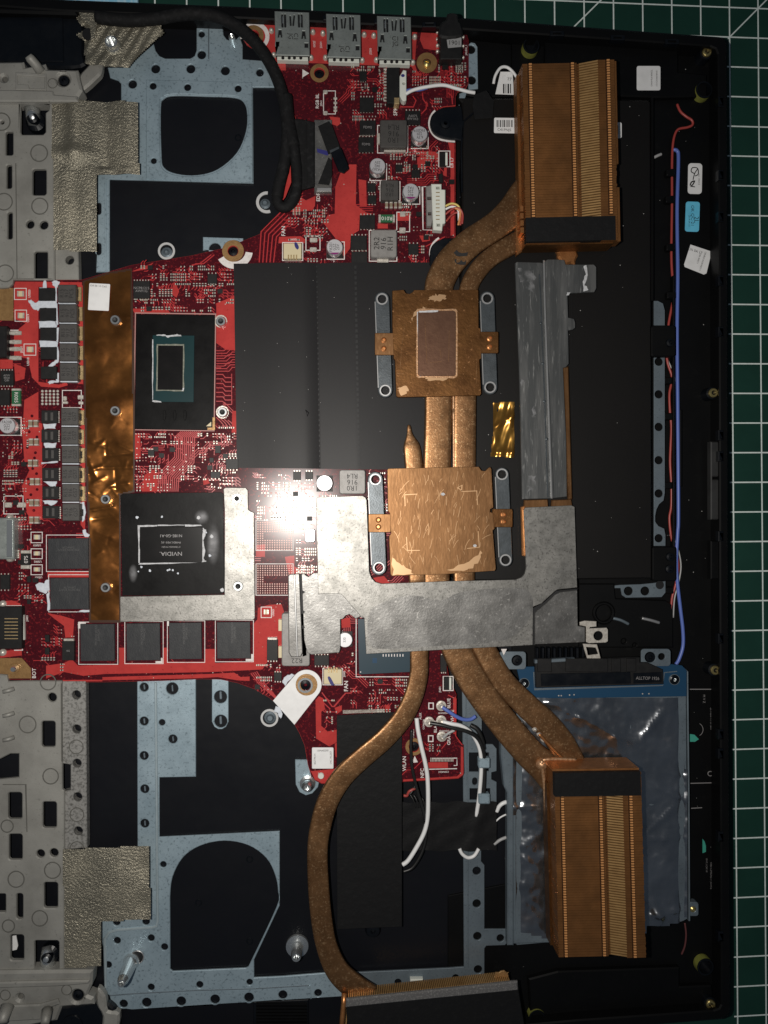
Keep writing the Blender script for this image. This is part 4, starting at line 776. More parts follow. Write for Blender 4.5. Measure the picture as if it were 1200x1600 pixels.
# ---- upper board: ports
for k, (x0, y0, x1, y1, ty) in enumerate(((429, 17, 483, 87, 95), (509.5, 21, 563, 90, 98), (589, 24.5, 642, 93, 101))):
    hs_ = [capsule(x0 + (x1 - x0) * u, y0 + 6, x0 + (x1 - x0) * u + 0.5, y0 + 24, 1.5, 4) for u in (.22, .30, .70, .78)] + [capsule(x0 + (x1 - x0) * .45, y0 + 8, x0 + (x1 - x0) * .47, y0 + 22, 1.1, 4), capsule(x0 + (x1 - x0) * .57, y0 + 7, x0 + (x1 - x0) * .54, y0 + 22, 1.1, 4)]
    hs_ += [[(x0 + 5, y0 + 41), (x0 + 6.5, y0 + 29), (x0 + 10.5, y0 + 29), (x0 + 12, y0 + 41), (x0 + 10, y0 + 41), (x0 + 9.5, y0 + 37), (x0 + 7.5, y0 + 37), (x0 + 7, y0 + 41)], [(x1 - 12, y0 + 43), (x1 - 10.5, y0 + 31), (x1 - 6.5, y0 + 31), (x1 - 5, y0 + 43), (x1 - 7, y0 + 43), (x1 - 7.5, y0 + 39), (x1 - 9.5, y0 + 39), (x1 - 10, y0 + 43)]]
    hs_ += [rect(x0 + 1.5, y0 + 49, x0 + 7, y0 + 55), rect(x1 - 7, y0 + 50, x1 - 1.5, y0 + 57)]
    u = prism('usb_port', [(x0, y0), (x1, y0 + 2), (x1 + 1, y1), (x0 + 1.5, y1 - 1)], 21.5, 0.5, M['steel'], mb, hs_, b=0.2)
    prism('port_core', [(x0 + 1, y0 + 1), (x1 - 1, y0 + 3), (x1, y1 - 1), (x0 + 2, y1 - 2)], 20.9, 4.2, M['hole'], u, b=0)
    prism('port_tongue', [(x0 + 4, y1 - 3), (x1 - 2, y1 - 2), (x1 - 1.5, ty), (x0 + 4, ty - 1.5)], 19.5, 2.4, M['whitepl'], u, b=0.1)
    for q in range(4): prism('port_pin', circ(x0 + 13 + q * 10 - (q > 1) * 2, ty - 4.5, 2.6, 10), 19.56, 0.05, M['ink'], u, b=0)
    for q in (.25, .75): prism('port_spring', capsule(x0 + (x1 - x0) * q, y0 + 9, x0 + (x1 - x0) * q, y0 + 18, 1.2, 4), 21.3, 0.3, M['pin'], u, b=0.05)
    for sx, sy in ((x0 - 5, 31), (x1 + 6, 33), (x0 - 1, 69), (x1 + 3, 73)): lathe('solder_tab', sx, y0 + sy, 17.5, [(4.2, 17), (3.6, 18.1), (1.6, 18.7), (0, 18.7)], M['solder'], u, n=10, smooth=True)
    text('C1\nJG', x0 + 29, y0 + (40 if k != 1 else 56), 21.56, 7, -90 if k < 2 else 0, M['ink'], u)
    occ(x0 - 9, y0, x1 + 9, ty + 1)
j = bx('audio_jack', 688, 56, 722, 92, 4.6, M['chip'], b=0.3)
prism('jack_barrel', spl([(686, 45), (690, 34), (697, 30), (700, 20), (714, 20), (717, 32), (721, 38), (722, 56), (690, 58)], 3, True), 22.6, 5.2, M['chip'], j, b=0.7)
prism('jack_label', [(698, 62), (714, 60), (721, 58), (721, 73), (700, 75)], 21.75, 0.1, mat('grey_label', (0.3, 0.3, 0.3), 0, 0.5), j, b=0)
text('1901', 710, 67, 21.8, 7, 0, M['ink'], j)
for y in (50, 61, 71, 80): lathe('solder_tab', 683.5, y, 17.5, [(2.6, 17), (2.3, 17.8), (0, 18.1)], M['solder'], j, n=8)
for y in (50, 58, 72, 90): lathe('solder_tab', 723.5, y, 17.5, [(2.6, 17), (2.3, 17.8), (0, 18.1)], M['solder'], j, n=8)
occ(680, 30, 728, 95)
# screw rings
def sring(x, y, r, ri, m='tan'): occ(x - r, y - r, x + r, y + r); return ring('screw_ring', x, y, r, ri, ZT + 0.08, 0.1, M[m], mb, 28, b=0.02)
arc_band('white_ear', 398, 57, 23, 16.5, -190, 70, ZT + 0.06, 0.05, M['silk'], mb, 24)
sring(396, 55, 16, 9); sring(499, 114, 14.5, 8.6); sring(364, 392, 17, 8.6); sring(647, 1167, 13.5, 8.4)
lathe('dark_screw', 396, 55, 16, [(8, 13), (7.5, 15.6), (3.5, 15.8), (2.6, 15)], M['black_gloss'], mb, n=16)
lathe('dark_screw', 499, 114, 16, [(8, 13), (7.5, 15.6), (3, 15.8), (2.2, 15)], M['black_gloss'], mb, n=16)
lathe('dark_screw', 647, 1167, 16, [(8, 13), (7.5, 15.9), (3, 16.1), (2.2, 15.4)], M['black_gloss'], mb, n=16)
lathe('dark_screw', 364, 392, 16, [(8, 13), (7.2, 15.6), (3, 15.8), (2.2, 15)], M['black_gloss'], mb, n=16)
lathe('locating_pin', 501.5, 1213, 18, [(5, 13), (5, 17.6), (4.2, 18), (0, 18)], M['whitepl'], mb, n=16)
sring(667, 98, 16, 6.5); lathe('brass_screw', 667, 99, 17.5, [(6, 16.5), (5.6, 17.8), (2.4, 18.2), (1.8, 17.6)], M['brass'], mb, n=16)
arc_band('white_ear', 366, 391, 29, 18, 8, 150, ZT + 0.06, 0.05, M['silk'], mb, 20)
occ(340, 375, 392, 418)
for p in ([(412, 81), (423, 84), (416, 92)], [(472.5, 108), (483, 114.5), (472.5, 121)], [(648, 1181), (653, 1191), (644, 1192)]): prism('white_arrow', p, ZT + 0.06, 0.05, M['silk'], mb, b=0)
arc_band('white_arc', 697, 193, 28, 24.5, 85, 230, ZT + 0.06, 0.06, M['silk'], mb, 18)
prism('white_line', band([(697, 220), (711, 221)], 3.4), ZT + 0.07, 0.05, M['silk'], mb, b=0)
arc_band('white_arc', 700, 396, 29.5, 26.5, 130, 240, ZT + 0.06, 0.06, M['silk'], mb, 14)
# electrolytic cans
def can(x, y, r, h, lines, deg, stripe=None, hide=False):
    """x, y: centre of the lid"""
    zc = ZT + h; c = P(x, y, zc)
    b0 = [(P(x + dx, y + dy, zc)) for dx, dy in ((-r * .98, -r * .98), (r * .98, r * .98))]
    base = finish('capacitor_base', [(px, py, z) for z in (ZT, ZT + 0.7) for px, py in ((b0[0].x, b0[1].y), (b0[1].x, b0[1].y), (b0[1].x, b0[0].y), (b0[0].x, b0[0].y))], [(4, 5, 6, 7), (0, 1, 5, 4), (1, 2, 6, 5), (2, 3, 7, 6), (3, 0, 4, 7)], M['chip'], mb)
    k = lathe('capacitor', x, y, zc, [(r * .94, ZT + .7), (r * .94, ZT + 1.2), (r * .86, ZT + 1.45), (r * .96, ZT + 1.7), (r, ZT + 2.0), (r, zc - .35), (r * .92, zc)], [M['can'], M['cantop']], mb, n=28, mats=[0] * 6 + [1])
    if lines: text(lines, x - .5, y, zc + 0.03, r * .36, deg, M['ink'], k, 'print', sx=.9)
    if stripe:
        a = math.radians(stripe); pp = [(x + r * .9 * math.cos(a + t), y + r * .9 * math.sin(a + t)) for t in [-.75 + 1.5 * i / 10 for i in range(11)]]
        prism('polarity_mark', pp, zc + 0.03, 0.02, M['magenta'], k, b=0)
    s = S(x, y, ZT)
    occ(x - r - 2, y - r - 2, x + r + 2, y + r + 4, 2)
    return k
can(656, 209, 12.5, 4.8, '6.3V\n220\nFA2074', 185); frame(644, 205, 669, 232)
can(590, 259, 12.5, 4.8, 'FA207\n042\n25V', 175); frame(578, 256, 604, 282)
can(642, 299, 13, 4.0, '46V\n220\nFA2', 180, 90); frame(630, 292, 656, 319)
can(523, 386, 13, 4.0, 'FA201\nG2Z\n25V', 90, 90); frame(511, 378, 538, 405)
can(11, 665, 13, 4.6, 'FA20B\nG22\n25V', 0); frame(-4, 652, 33, 680)
can(507, 755, 13, 3.6, '', 0)
can(539, 1000, 12, 2.9, '330', 90, 0)
# ferrite inductors
def inductor(x0, y0, x1, y1, h, s, deg, m='ind', size=7, r=2.5, ink='ink', sx=1.0):
    o = bx('inductor', x0, y0, x1, y1, h, M[m], r=r, b=0.3)
    if s: text(s, (x0 + x1) / 2, (y0 + y1) / 2, ZT + h + 0.03, size, deg, M[ink], o, 'print', sx=sx)
    return o
i1 = inductor(594, 187, 636, 230, 4.0, '1R0\n916\nRL4', 180, size=8.5); frame(590, 196, 637, 239)
bx('inductor_clip', 600, 229, 634, 237, 1.6, M['solder'], b=0.1); bx('inductor_clip', 589, 208, 594, 224, 1.2, M['solder'], b=0.1)
inductor(595, 281, 623, 312, 3.4, '1R0\n916\nRL4', 180, size=6); frame(594, 284, 625, 314)
inductor(579, 359, 620, 402, 3.2, '2R2\n916\nR1H', 90, 'ind2', size=9, r=4); frame(577, 360, 620, 408)
bx('inductor_clip', 589, 401, 607, 411, 0.8, M['solder'], b=0.1)
inductor(530, 734, 571, 772, 3.2, '1R0\n916\nRL4', 180, 'ind2', size=8, r=4)
inductor(477, 827, 492, 847, 2.6, 'FA20\n042', 180, 'can', size=4)
inductor(440, 958, 484, 1041, 3.0, '', 180, 'ind2', r=4); text('R22', 464, 1032, ZT + 3.03, 8, 180, M['ink'], mb, 'print')
for y in (968, 1010): bx('inductor_clip', 435, y, 441, y + 18, 1.6, M['cream'], b=0.1)
for i, (x0, y0) in enumerate(((90, 444.5), (91.5, 475.5), (92, 506), (92.5, 536.5), (93, 567))):
    inductor(x0, y0, x0 + 28.5, y0 + 27.5, 3.6, 'R15\n917\nPC5', 90, size=6.5, r=1.5)
    prism('white_gap', [(x0 + 1, y0 + 28.2), (x0 + 28, y0 + 28.2), (x0 + 28, y0 + 30.2), (x0 + 1, y0 + 30)], ZT + 2.2, 2, M['paste'], mb, b=0.05)
    bx('inductor_clip', x0 + 31, y0 + 4, x0 + 37, y0 + 26, 0.9, M['gold'], b=0.1); bx('inductor_clip', x0 + 29, y0 + 7, x0 + 32, y0 + 19, 1.5, M['chip'], b=0.1)
    bx('power_chip', x0 - 29.5, y0 + 5.5, x0 - 4.5, y0 + 25, 1.3, M['chip'], b=0.12)
for i, (x0, y0) in enumerate(((95, 637), (95, 667), (96, 696), (96, 727), (96.5, 756), (97, 786.5))):
    inductor(x0, y0, x0 + 27.5, y0 + 27.5, 3.6, 'R15\n916\nGS7', 90, size=6.5, r=1.5)
    if i < 5: prism('white_gap', [(x0 + 1, y0 + 28), (x0 + 27, y0 + 28), (x0 + 27, y0 + 29.8), (x0 + 1, y0 + 29.6)], ZT + 2.2, 2, M['paste'], mb, b=0.05)
    if i < 5: bx('inductor_clip', x0 + 30, y0 + 4, x0 + 36, y0 + 27, 0.9, M['gold'], b=0.1)
    bx('inductor_clip', x0 + 28, y0 + 9, x0 + 32, y0 + 20, 1.6, M['chip'], b=0.1)
    c = bx('power_chip', x0 - 30.5, y0 + 4, x0 - 5, y0 + 24, 1.3, M['chip'], b=0.12)
    bx('chip_inset', x0 - 25, y0 + 7.5, x0 - 21, y0 + 20, 1.34, M['ind'], parent=c, b=0); bx('chip_inset', x0 - 16, y0 + 7.5, x0 - 12, y0 + 20, 1.34, M['ind'], parent=c, b=0)
    for q in range(6): prism('chip_lead', rect(x0 - 4.8, y0 + 5.5 + q * 3.2, x0 - 2.2, y0 + 7.6 + q * 3.2), ZT + 0.2, 0.2, M['solder'], c, b=0)
# paste daubs between the power chips
PASTE = [[(66, 448), (68, 437), (72, 438), (72, 449), (61, 450)], [(81, 440), (86, 437), (93, 441), (91, 446), (89, 449), (89, 472), (86, 472), (86, 448), (82, 446)], [(43, 470), (48, 468), (54, 473), (60, 470), (88, 469.5), (88, 481), (61, 481), (59, 485), (52, 483), (48, 477)], [(60, 501.5), (87, 501.5), (87, 512.5), (61, 512.5)], [(61, 532.5), (88, 532.5), (91, 536), (88, 542), (74, 543), (62, 543)], [(87, 541), (91, 541), (91.5, 565), (86, 570), (80, 574), (74, 572), (82, 565), (87, 562)], [(87, 582), (92, 582), (92, 597), (84, 598), (77, 600), (74, 597), (78, 594), (87, 594)], [(86.5, 473), (90, 474), (91, 506), (87, 512), (86.6, 500)], [(88, 512), (91, 512), (91, 534), (88, 534)],
         [(67, 662), (87, 662), (86, 670), (69, 670)], [(68, 692), (88, 692), (86, 700), (70, 700)], [(67, 752), (89, 752), (87, 760), (78, 760)], [(66, 782), (90, 782), (87, 787), (80, 790), (70, 787)], [(64, 722), (90, 720.5), (90, 723), (64, 725)], [(125, 785), (131, 784), (134, 796), (132, 812), (129, 816), (126, 806)], [(128, 829), (133, 827), (135, 833), (140, 835), (138, 840), (131, 838)], [(55, 914), (61, 910), (68, 912), (71, 906), (77, 906), (77, 922), (70, 928), (62, 924), (57, 922)], [(72, 928), (77, 925), (78, 952), (74, 954)],
         [(125, 953.5), (140, 953), (139, 956), (118, 957)], [(427, 1113), (431, 1104), (438, 1106), (442, 1116), (439, 1123), (435, 1120), (434, 1114)], [(440, 1064), (446, 1056), (456, 1053), (460, 1055), (452, 1064), (446, 1072)]]
for i, p in enumerate(PASTE): prism('thermal_paste', ragged(p, 0.8, 3, i), ZT + 0.45 + 0.003 * i, 0.45, M['paste'], mb, b=0.15)
# black chips
for x0, y0, x1, y1, h, s in ((562, 152, 584, 174, 1, ''), (562, 188, 587, 210, 1, 'FDMS'), (560, 214, 584, 237, 1, 'FDMS'), (633, 173, 657, 194, 1, 'A6075\n8W1K0'), (574, 286, 587, 299, .9, ''), (575, 305, 588, 318, .9, ''), (562, 336, 586, 357, 1, ''), (548, 368, 573, 390, 1, ''), (549, 393, 574, 412, 1, ''), (618, 257, 629, 268, .8, ''), (643, 265, 656, 277, .8, ''), (638, 381, 654, 397, .9, ''), (686, 271, 692, 285, .8, ''), (562, 111, 573, 126, .9, ''),
                             (0, 579, 21, 602, 1, 'APW\n8828\nQBI'), (-4, 609, 15, 633, 1.2, ''), (208, 439, 234, 466, 1, 'NCP81215\nAWF1G'), (324, 428, 339, 443, .9, ''), (231, 703, 241, 712, .8, ''), (336, 696, 345, 708, .7, ''), (353, 717, 372, 733, 1.1, ''), (329, 737, 344, 747, .8, ''), (327, 715, 334, 723, .8, ''), (458, 737, 470, 750, .8, ''), (477, 737, 489, 749, .8, ''), (97, 1002, 116, 1032, 1.6, '0G'), (417, 1000, 434, 1032, 2.0, ''), (428, 1051, 440, 1064, .9, ''), (491, 1024, 514, 1040, 1.0, ''), (0, 898, 15, 921, .9, ''), (32, 865, 46, 883, 1.5, ''), (70, 992, 77, 1003, .8, ''), (70, 1012, 77, 1023, .8, ''), (42, 900, 48, 910, .7, ''), (42, 936, 48, 944, .7, ''), (688, 1024, 698, 1050, .9, '')):
    c = bx('chip', x0, y0, x1, y1, h, M['chip'], r=0, b=0.1)
    if s: text(s, (x0 + x1) / 2, (y0 + y1) / 2, ZT + h + 0.02, min(4.0, (x1 - x0) * .16), 0, M['greyink'], c, 'print')
    if x1 - x0 >= 10:
        n_ = max(3, int((x1 - x0) / 4.2))
        for side in ((y0 - 2.2), (y1 + 0.2)):
            for q in range(n_):
                x = x0 + 1.2 + q * (x1 - x0 - 2.4 - 1.5) / max(1, n_ - 1)
                if x0 > 190 or x0 < 40: prism('chip_lead', rect(x, side, x + 1.6, side + 2.0), ZT + 0.15, 0.15, M['solder'], c, b=0)
text('075', 41, 874, ZT + 1.53, 6, 90, M['silk'], mb, 'print')
for x0, y0, x1, y1 in ((32, 860, 46, 865), (32, 883, 46, 889), (418, 996, 433, 1001), (99, 998, 115, 1002)): bx('chip_terminal', x0, y0, x1, y1, 1.2, M['solder'], b=0.2)
r5 = bx('shunt_resistor', 18, 609, 32, 633, 1.1, M['resgreen'], b=0.1); text('R005', 25, 621, ZT + 1.13, 6, -90, M['silk'], r5, 'print')
for y in (607, 631): bx('resistor_end', 18, y, 32, y + 3.4, 1.15, M['solder'], b=0.1)
r6 = bx('shunt_resistor', 595, 335, 614, 347, 1.1, M['resgreen'], b=0.1); text('R010', 604.5, 341, ZT + 1.13, 6, 180, M['silk'], r6, 'print')
for x in (591.5, 613.5): bx('resistor_end', x, 335, x + 3.6, 347, 1.15, M['solder'], b=0.1)
# boxed light-coloured parts
for x0, y0, x1, y1 in ((22.5, 450.5, 41, 468), (23.5, 484.5, 41.5, 502), (37.5, 537.5, 56, 555), (48.5, 831.5, 66, 848), (48.5, 857.5, 66, 873), (48.5, 882.5, 66, 898), (408, 948.5, 424, 965)):
    frame(x0, y0, x1, y1, 1.1); c = bx('small_component', x0 + 4, y0 + 4, x1 - 4, y1 - 5, 0.8, M['cream'], b=0.1)
    prism('component_end', rect(x0 + 4, y0 + 4, x0 + 6.4, y1 - 5), ZT + 0.85, 0.85, M['solder'], c, b=0.05); prism('component_end', rect(x1 - 6.4, y0 + 4, x1 - 4, y1 - 5), ZT + 0.85, 0.85, M['solder'], c, b=0.05)
    occ(x0, y0, x1, y1, 2)
for x, y in ((44, 655), (45, 684), (43.5, 717), (46.5, 746), (45.5, 779), (45.5, 806)):
    for dx in (0, 8.4):
        c = bx('ceramic_capacitor', x + dx, y + 2, x + dx + 6, y + 11, 1.4, M['ceram'], b=0.1)
        for yy in (y + 1, y + 9.6): prism('component_end', rect(x + dx - .3, yy, x + dx + 6.3, yy + 2.6), ZT + 1.46, 1.4, M['solder'], c, b=0.1)
for x0 in (602, 609, 616, 623):
    c = bx('ceramic_capacitor', x0, 316, x0 + 4.4, 325, 1.0, M['ceram'], b=0.1)
    for yy in (315, 322.6): prism('component_end', rect(x0 - .2, yy, x0 + 4.6, yy + 2.4), ZT + 1.05, 1, M['solder'], c, b=0.1)
for x0, y0, x1, y1 in ((625, 330, 634, 338), (624, 355, 634, 364), (484, 371, 496, 378), (484, 386, 495, 393), (98, 619, 104, 626), (121, 617, 130, 624), (97, 627, 106, 631), (122, 627, 130, 632), (7, 785, 18, 793), (26, 785, 40, 793)): bx('solder_pad', x0, y0, x1, y1, 0.5, M['solder'], r=1.5, b=0.2)
frame(620, 331.5, 640, 362); frame(478, 369, 500, 391); frame(97.5, 610, 127, 637, 1.2); frame(6, 775, 36, 803, 1.2)
for r_ in range(5):
    for c_ in range(5): prism('solder_pad', circ(66 + c_ * 6, 611 + r_ * 5, 2.1, 8), ZT + 0.25, 0.2, M['solder'], mb, b=0.08)
occ(62, 606, 94, 634)
# sockets
def socket(x0, y0, x1, y1, h, m, npin, side, label=None):
    c = bx('socket', x0, y0, x1, y1, h, m, r=1, b=0.15)
    for q in range(npin):
        t = (q + .5) / npin
        if side == 'b': p = rect(x0 + (x1 - x0) * (.2 + .6 * t) - 1, y1 - 6, x0 + (x1 - x0) * (.2 + .6 * t) + 1, y1 + 2)
        elif side == 't': p = rect(x0 + (x1 - x0) * (.2 + .6 * t) - 1, y0 - 3, x0 + (x1 - x0) * (.2 + .6 * t) + 1, y0 + 5)
        else: p = rect(x1 - 6, y0 + (y1 - y0) * t - 1, x1 + 2, y0 + (y1 - y0) * t + 1)
        prism('socket_pin', p, ZT + h + 0.15, 0.15, M['gold'], c, b=0)
    return c
s1 = socket(443, 380, 471, 404, 2.6, M['cream'], 4, 'b'); prism('pen_mark', spl([(460, 379), (464, 380), (467, 386), (465, 390), (461, 386)], 3, True), ZT + 2.65, 0.04, mat('violet_ink', (0.03, 0.03, 0.16), 0, 0.4), s1, b=0); frame(441.5, 379, 473, 407)
s2 = socket(506, 1046, 534, 1069, 2.6, M['cream'], 4, 't'); prism('pen_mark', spl([(512, 1059), (515, 1057), (519, 1063), (522, 1070), (517, 1070)], 3, True), ZT + 2.65, 0.04, bpy.data.materials['violet_ink'], s2, b=0); frame(504.5, 1044.5, 535, 1070)
wc = prism('battery_socket', [(674, 287), (690, 287), (690, 295.5), (696, 296), (696, 348), (692, 350), (691, 360), (677, 359)], 20.4, 3.2, M['whitepl'], mb, [rect(682, 291, 687, 295), rect(683, 349, 688, 353)], b=0.3); occ(660, 285, 697, 362)
for q in range(8): prism('socket_pin', rect(681, 300 + q * 6, 687, 301.4 + q * 6), 20.45, 0.06, M['gold'], wc, b=0)
prism('socket_latch', [(666, 291), (674, 289), (677, 306), (677, 338), (674, 353), (667, 353)], 20.0, 2.6, M['ind2'], mb, [rect(668, 307, 674, 312), rect(669, 331, 674, 336)], b=0.2)
prism('printed_outline', band([(666, 291.5), (660, 292), (661, 359), (684, 360)], 1.4), ZT + 0.05, 0.03, M['silk'], mb, b=0)
sk = bx('speaker_socket', 604.5, 105, 624, 161, 3.4, M['chip'], b=0.2); prism('speaker_plug', [(624.5, 119), (629, 111), (630, 109), (635, 110), (635, 156), (632, 158), (628, 156), (624.5, 149)], 20.6, 3, M['whitepl'], mb, [circ(631, 130, 2.2, 10)], b=0.2); occ(624, 108, 636, 158)
prism('pen_mark', circ(629.5, 118, 3, 12, .8), 20.66, 0.05, bpy.data.materials['violet_ink'], sk, b=0); bx('socket_clip', 616, 152, 624, 162, 3.6, M['gold'], b=0.2)
for q in range(11): prism('socket_pin', rect(599.5, 107 + q * 4.9, 604, 109.4 + q * 4.9), ZT + .3, .3, M['solder'], sk, b=0)
ed = bx('display_socket', 491, 187, 518.5, 300, 1.6, M['nickel2'], b=0.15); bx('display_socket_bar', 495, 293, 518, 298, 2.1, M['barrim'], parent=ed, b=0.2)
prism('socket_tape', [(497, 197), (514, 189), (519, 196), (532, 232), (513, 241)], 19.6, 0.25, M['tape'], ed, b=0.05); prism('socket_tape', [(516, 236), (533, 230), (543, 255), (545, 263), (537, 270), (529, 267)], 20.6, 0.9, M['black_gloss'], ed, b=0.3); prism('socket_tape', [(513, 246), (518, 250), (519, 272), (514, 289), (497, 287)], 19.6, 0.25, M['tape'], ed, b=0.05)
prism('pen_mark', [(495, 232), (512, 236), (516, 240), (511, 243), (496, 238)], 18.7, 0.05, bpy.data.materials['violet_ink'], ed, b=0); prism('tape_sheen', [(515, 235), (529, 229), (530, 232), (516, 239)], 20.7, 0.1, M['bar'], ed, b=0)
lb = bx('ribbon_socket', 687, 237, 698, 259, 1.2, M['chip'], b=0.1); bx('socket_bar', 696, 238, 699.4, 258, 1.5, M['whitepl'], parent=lb, b=0.1); frame(685.5, 236, 703, 260.5)
lb = bx('ribbon_socket', 694, 1058, 702, 1078, 1.2, M['chip'], b=0.1); bx('socket_bar', 702, 1059, 705.4, 1078, 1.5, M['whitepl'], parent=lb, b=0.1); frame(692.5, 1057, 708, 1079)
frame(505.5, 142, 524, 178, 1.2)
for y in (143, 176): bx('solder_pad', 505, y - 3, 512, y + 3, .5, M['solder'], r=1.5, b=.2)
for y in (153, 160, 167, 172): bx('solder_pad', 521, y - 1.6, 527, y + 2, .4, M['solder'], r=1, b=.2)
# left-edge ports
hm = bx('card_socket', -20, 809, 22, 874, 4.0, M['steel'], b=0.3)
for y in (809, 873): lathe('solder_tab', 15, y, 18, [(6, 17), (5, 18.6), (2, 19.4), (0, 19.4)], M['solder'], mb, n=10, smooth=True)
prism('socket_lip', rect(10, 813, 19, 870), 21.3, 0.4, M['pin'], hm, b=0.15); prism('printed_outline', band([(24, 806), (24, 876)], 1.3), ZT + .05, .03, M['silk'], mb, b=0)
et = bx('ribbon_clip_socket', -20, 948, 34, 1014, 3.0, M['chip'], b=0.2); prism('socket_strip', [(29, 962), (37, 961), (38, 1000), (35, 1000), (31, 1002)], 18.4, 1.4, M['whitepl'], mb, b=0.1)
for q in range(7):
    prism('socket_pin', rect(7, 966 + q * 5.2, 28, 967.4 + q * 5.2), 20.05, .06, M['gold'], et, b=0); lathe('solder_tab', 33, 967 + q * 5.2, 18.5, [(2.2, 18.4), (1.6, 19), (0, 19)], M['solder'], et, n=8)
for y in (944, 1020): lathe('solder_tab', 3, y, 18, [(6, 17), (5, 18.2), (0, 18.4)], M['solder'], mb, n=10, smooth=True)
prism('printed_outline', band([(0, 946.5), (33.5, 946.5), (33.5, 962)], 1.4), ZT + .05, .03, M['silk'], mb, b=0); prism('printed_outline', band([(22, 1016), (35, 1016), (35, 1000)], 1.4), ZT + .05, .03, M['silk'], mb, b=0)
pw = bx('power_transistor', -20, 509, 10, 559, 3.4, M['chip'], b=0.4)
for y in (520, 534, 545, 559): prism('transistor_leg', [(9, y - 2), (22, y - 3.5), (33, y - 3), (33, y + 3), (22, y + 3.5), (9, y + 2)], ZT + .7, .7, M['solder'], pw, b=.25)
prism('printed_outline', band([(29, 516), (10, 516), (10, 556), (20, 557)], 1.3), ZT + .05, .03, M['silk'], mb, b=0); occ(0, 505, 36, 565)
prism('bare_pad', [(-40, 450), (21, 450), (21, 501), (-40, 500)], ZT + .06, .06, M['tan'], mb, b=0); occ(-40, 450, 22, 501)
prism('bare_pad', [(-40, 1029), (34, 1028), (48, 1044), (49, 1060), (-40, 1060)], ZT + .06, .06, M['tan'], mb, b=0); occ(-40, 1028, 50, 1060)
lathe('board_screw', 23, 1044, 17, [(8.5, 17), (8, 17.3), (6, 17.3)], M['tan'], mb, n=18); lathe('board_screw', 20, 1046, 20, [(4.6, 17), (4.6, 19.6), (3.6, 20.2), (0, 20.2)], M['pin'], mb, n=14)
# memory
RAMS = [(75, 841, 138, 889), (78.5, 903, 138.5, 952), (125.5, 975, 179, 1033), (197.5, 974, 250, 1032), (264, 973, 315, 1030), (339, 972, 391, 1029)]
for i, (x0, y0, x1, y1) in enumerate(RAMS):
    c = bx('memory_chip', x0, y0, x1, y1, 1.2, M['ram'], deg=-0.6, b=0.12)
    text('MICRON 8ZA77\nD9WCW', (x0 + x1) / 2, (y0 + y1) / 2 - (8 if i < 2 else 12), ZT + 1.23, 3.4, 180 if i < 2 else 90, mat('faint_laser_mark_%d' % i, (0.07, 0.07, 0.07), 0, 0.5), c, 'print')
    if i > 1: frame(x0 - 2.5, y0 - 3, x1 + 5, y1 + 5, 1.0)
    else: frame(x0 - 2.5, y0 - 5, x1 + 2, y1 + 4, 1.0)
for p in ([(122, 972), (134, 972), (134, 975), (125.5, 975), (125.5, 982), (122, 982)], [(243, 1036), (254, 1036), (254, 1028), (251.5, 1028), (251.5, 1033), (243, 1033)], [(384, 1033), (395.5, 1033), (395.5, 1022), (392.5, 1022), (392.5, 1029.5), (384, 1029.5)], [(261.5, 970), (264, 970), (264, 978), (261.5, 978)]): prism('white_corner', p, ZT + .1, .05, M['silk'], mb, b=0)
# bare memory footprints: rows of pads
fp = Bag()
for x0, y0, x1, y1 in ((401, 815, 457, 860), (401, 883, 457, 930)):
    frame(x0 - 1, y0 - 2, x1 + 1, y1, 1.2)
    for j_ in range(13):
        for i_ in range(15):
            if (4.5 < j_ < 7.5) and 2 < i_ < 13: continue
            x, y = x0 + 2 + i_ * 3.75, y0 + 1.5 + j_ * 3.5
            fp.poly(circ(x, y, 1.05, 6), ZT + .04, 0)
    occ(x0, y0, x1, y1)
fp.done('bare_pads', [mat('dull_pink_pad', (.40, .25, .22), .3, .45)], mb)
# processors
cp = prism('cpu_package', rot(rect(211.5, 491.5, 334.5, 671), 273, 581, 0.8), 17.9, 0.9, M['pkg'], mb, b=0.1); occ(208, 488, 338, 674)
prism('package_frame', rot([(209.5, 489), (336.5, 489), (336.5, 673), (209.5, 673)], 273, 581, .8), ZT + .06, .05, mat('pink_edge_print', (0.42, 0.22, 0.2), 0, 0.5), mb, [rot(rect(211, 490.7, 335, 671.7), 273, 581, .8)], b=0)
sb = prism('substrate', rot(rect(238, 524, 303, 628), 270, 576, .6), 18.35, 0.5, M['green'], cp, b=0.05)
di = prism('silicon_die', rot(rect(246.5, 540, 285.5, 609), 266, 575, .6), 18.9, 0.6, M['die'], cp, b=0.05)
prism('die_edge_paste', ragged(rot(rect(244.3, 537.5, 287.8, 611), 266, 575, .6), .5, 8, 5), 18.55, 0.2, mat('grey_green_glue', (0.16, 0.17, 0.13), 0, .5, (.8, (.3, .3, .26), .5, .75)), cp, b=0.05)
for k, p in enumerate(([(244, 523), (256, 522.4), (262, 524), (272, 523.4), (276, 522), (283, 523.4), (283, 525), (266, 526), (262, 528), (259, 525), (245, 524.5)], [(238, 530), (239.4, 530), (239.2, 590), (238.9, 624), (237.7, 624), (237.9, 580)], [(243, 534), (282, 533.5), (286, 537), (289, 539), (288, 541), (284, 539), (244, 537)], [(242.5, 536), (244.8, 536), (244, 560), (244.5, 605), (243, 605)], [(238, 625), (252, 627.5), (252, 629), (238, 628)], [(284, 607), (288, 606), (287.5, 610), (284, 611)])):
    prism('paste_residue', ragged(p, .5, 3, k + 40), 18.62, 0.2, M['smear'], cp, b=0.03) if k not in (2, 3) else None
for x in (257, 273, 289): prism('film_blister', spl([(x - 2, 643), (x + 1, 641), (x + 2.5, 648), (x + 1, 656), (x - 2, 655)], 3, True), 18.15, .25, M['pkg'], cp, b=.12)
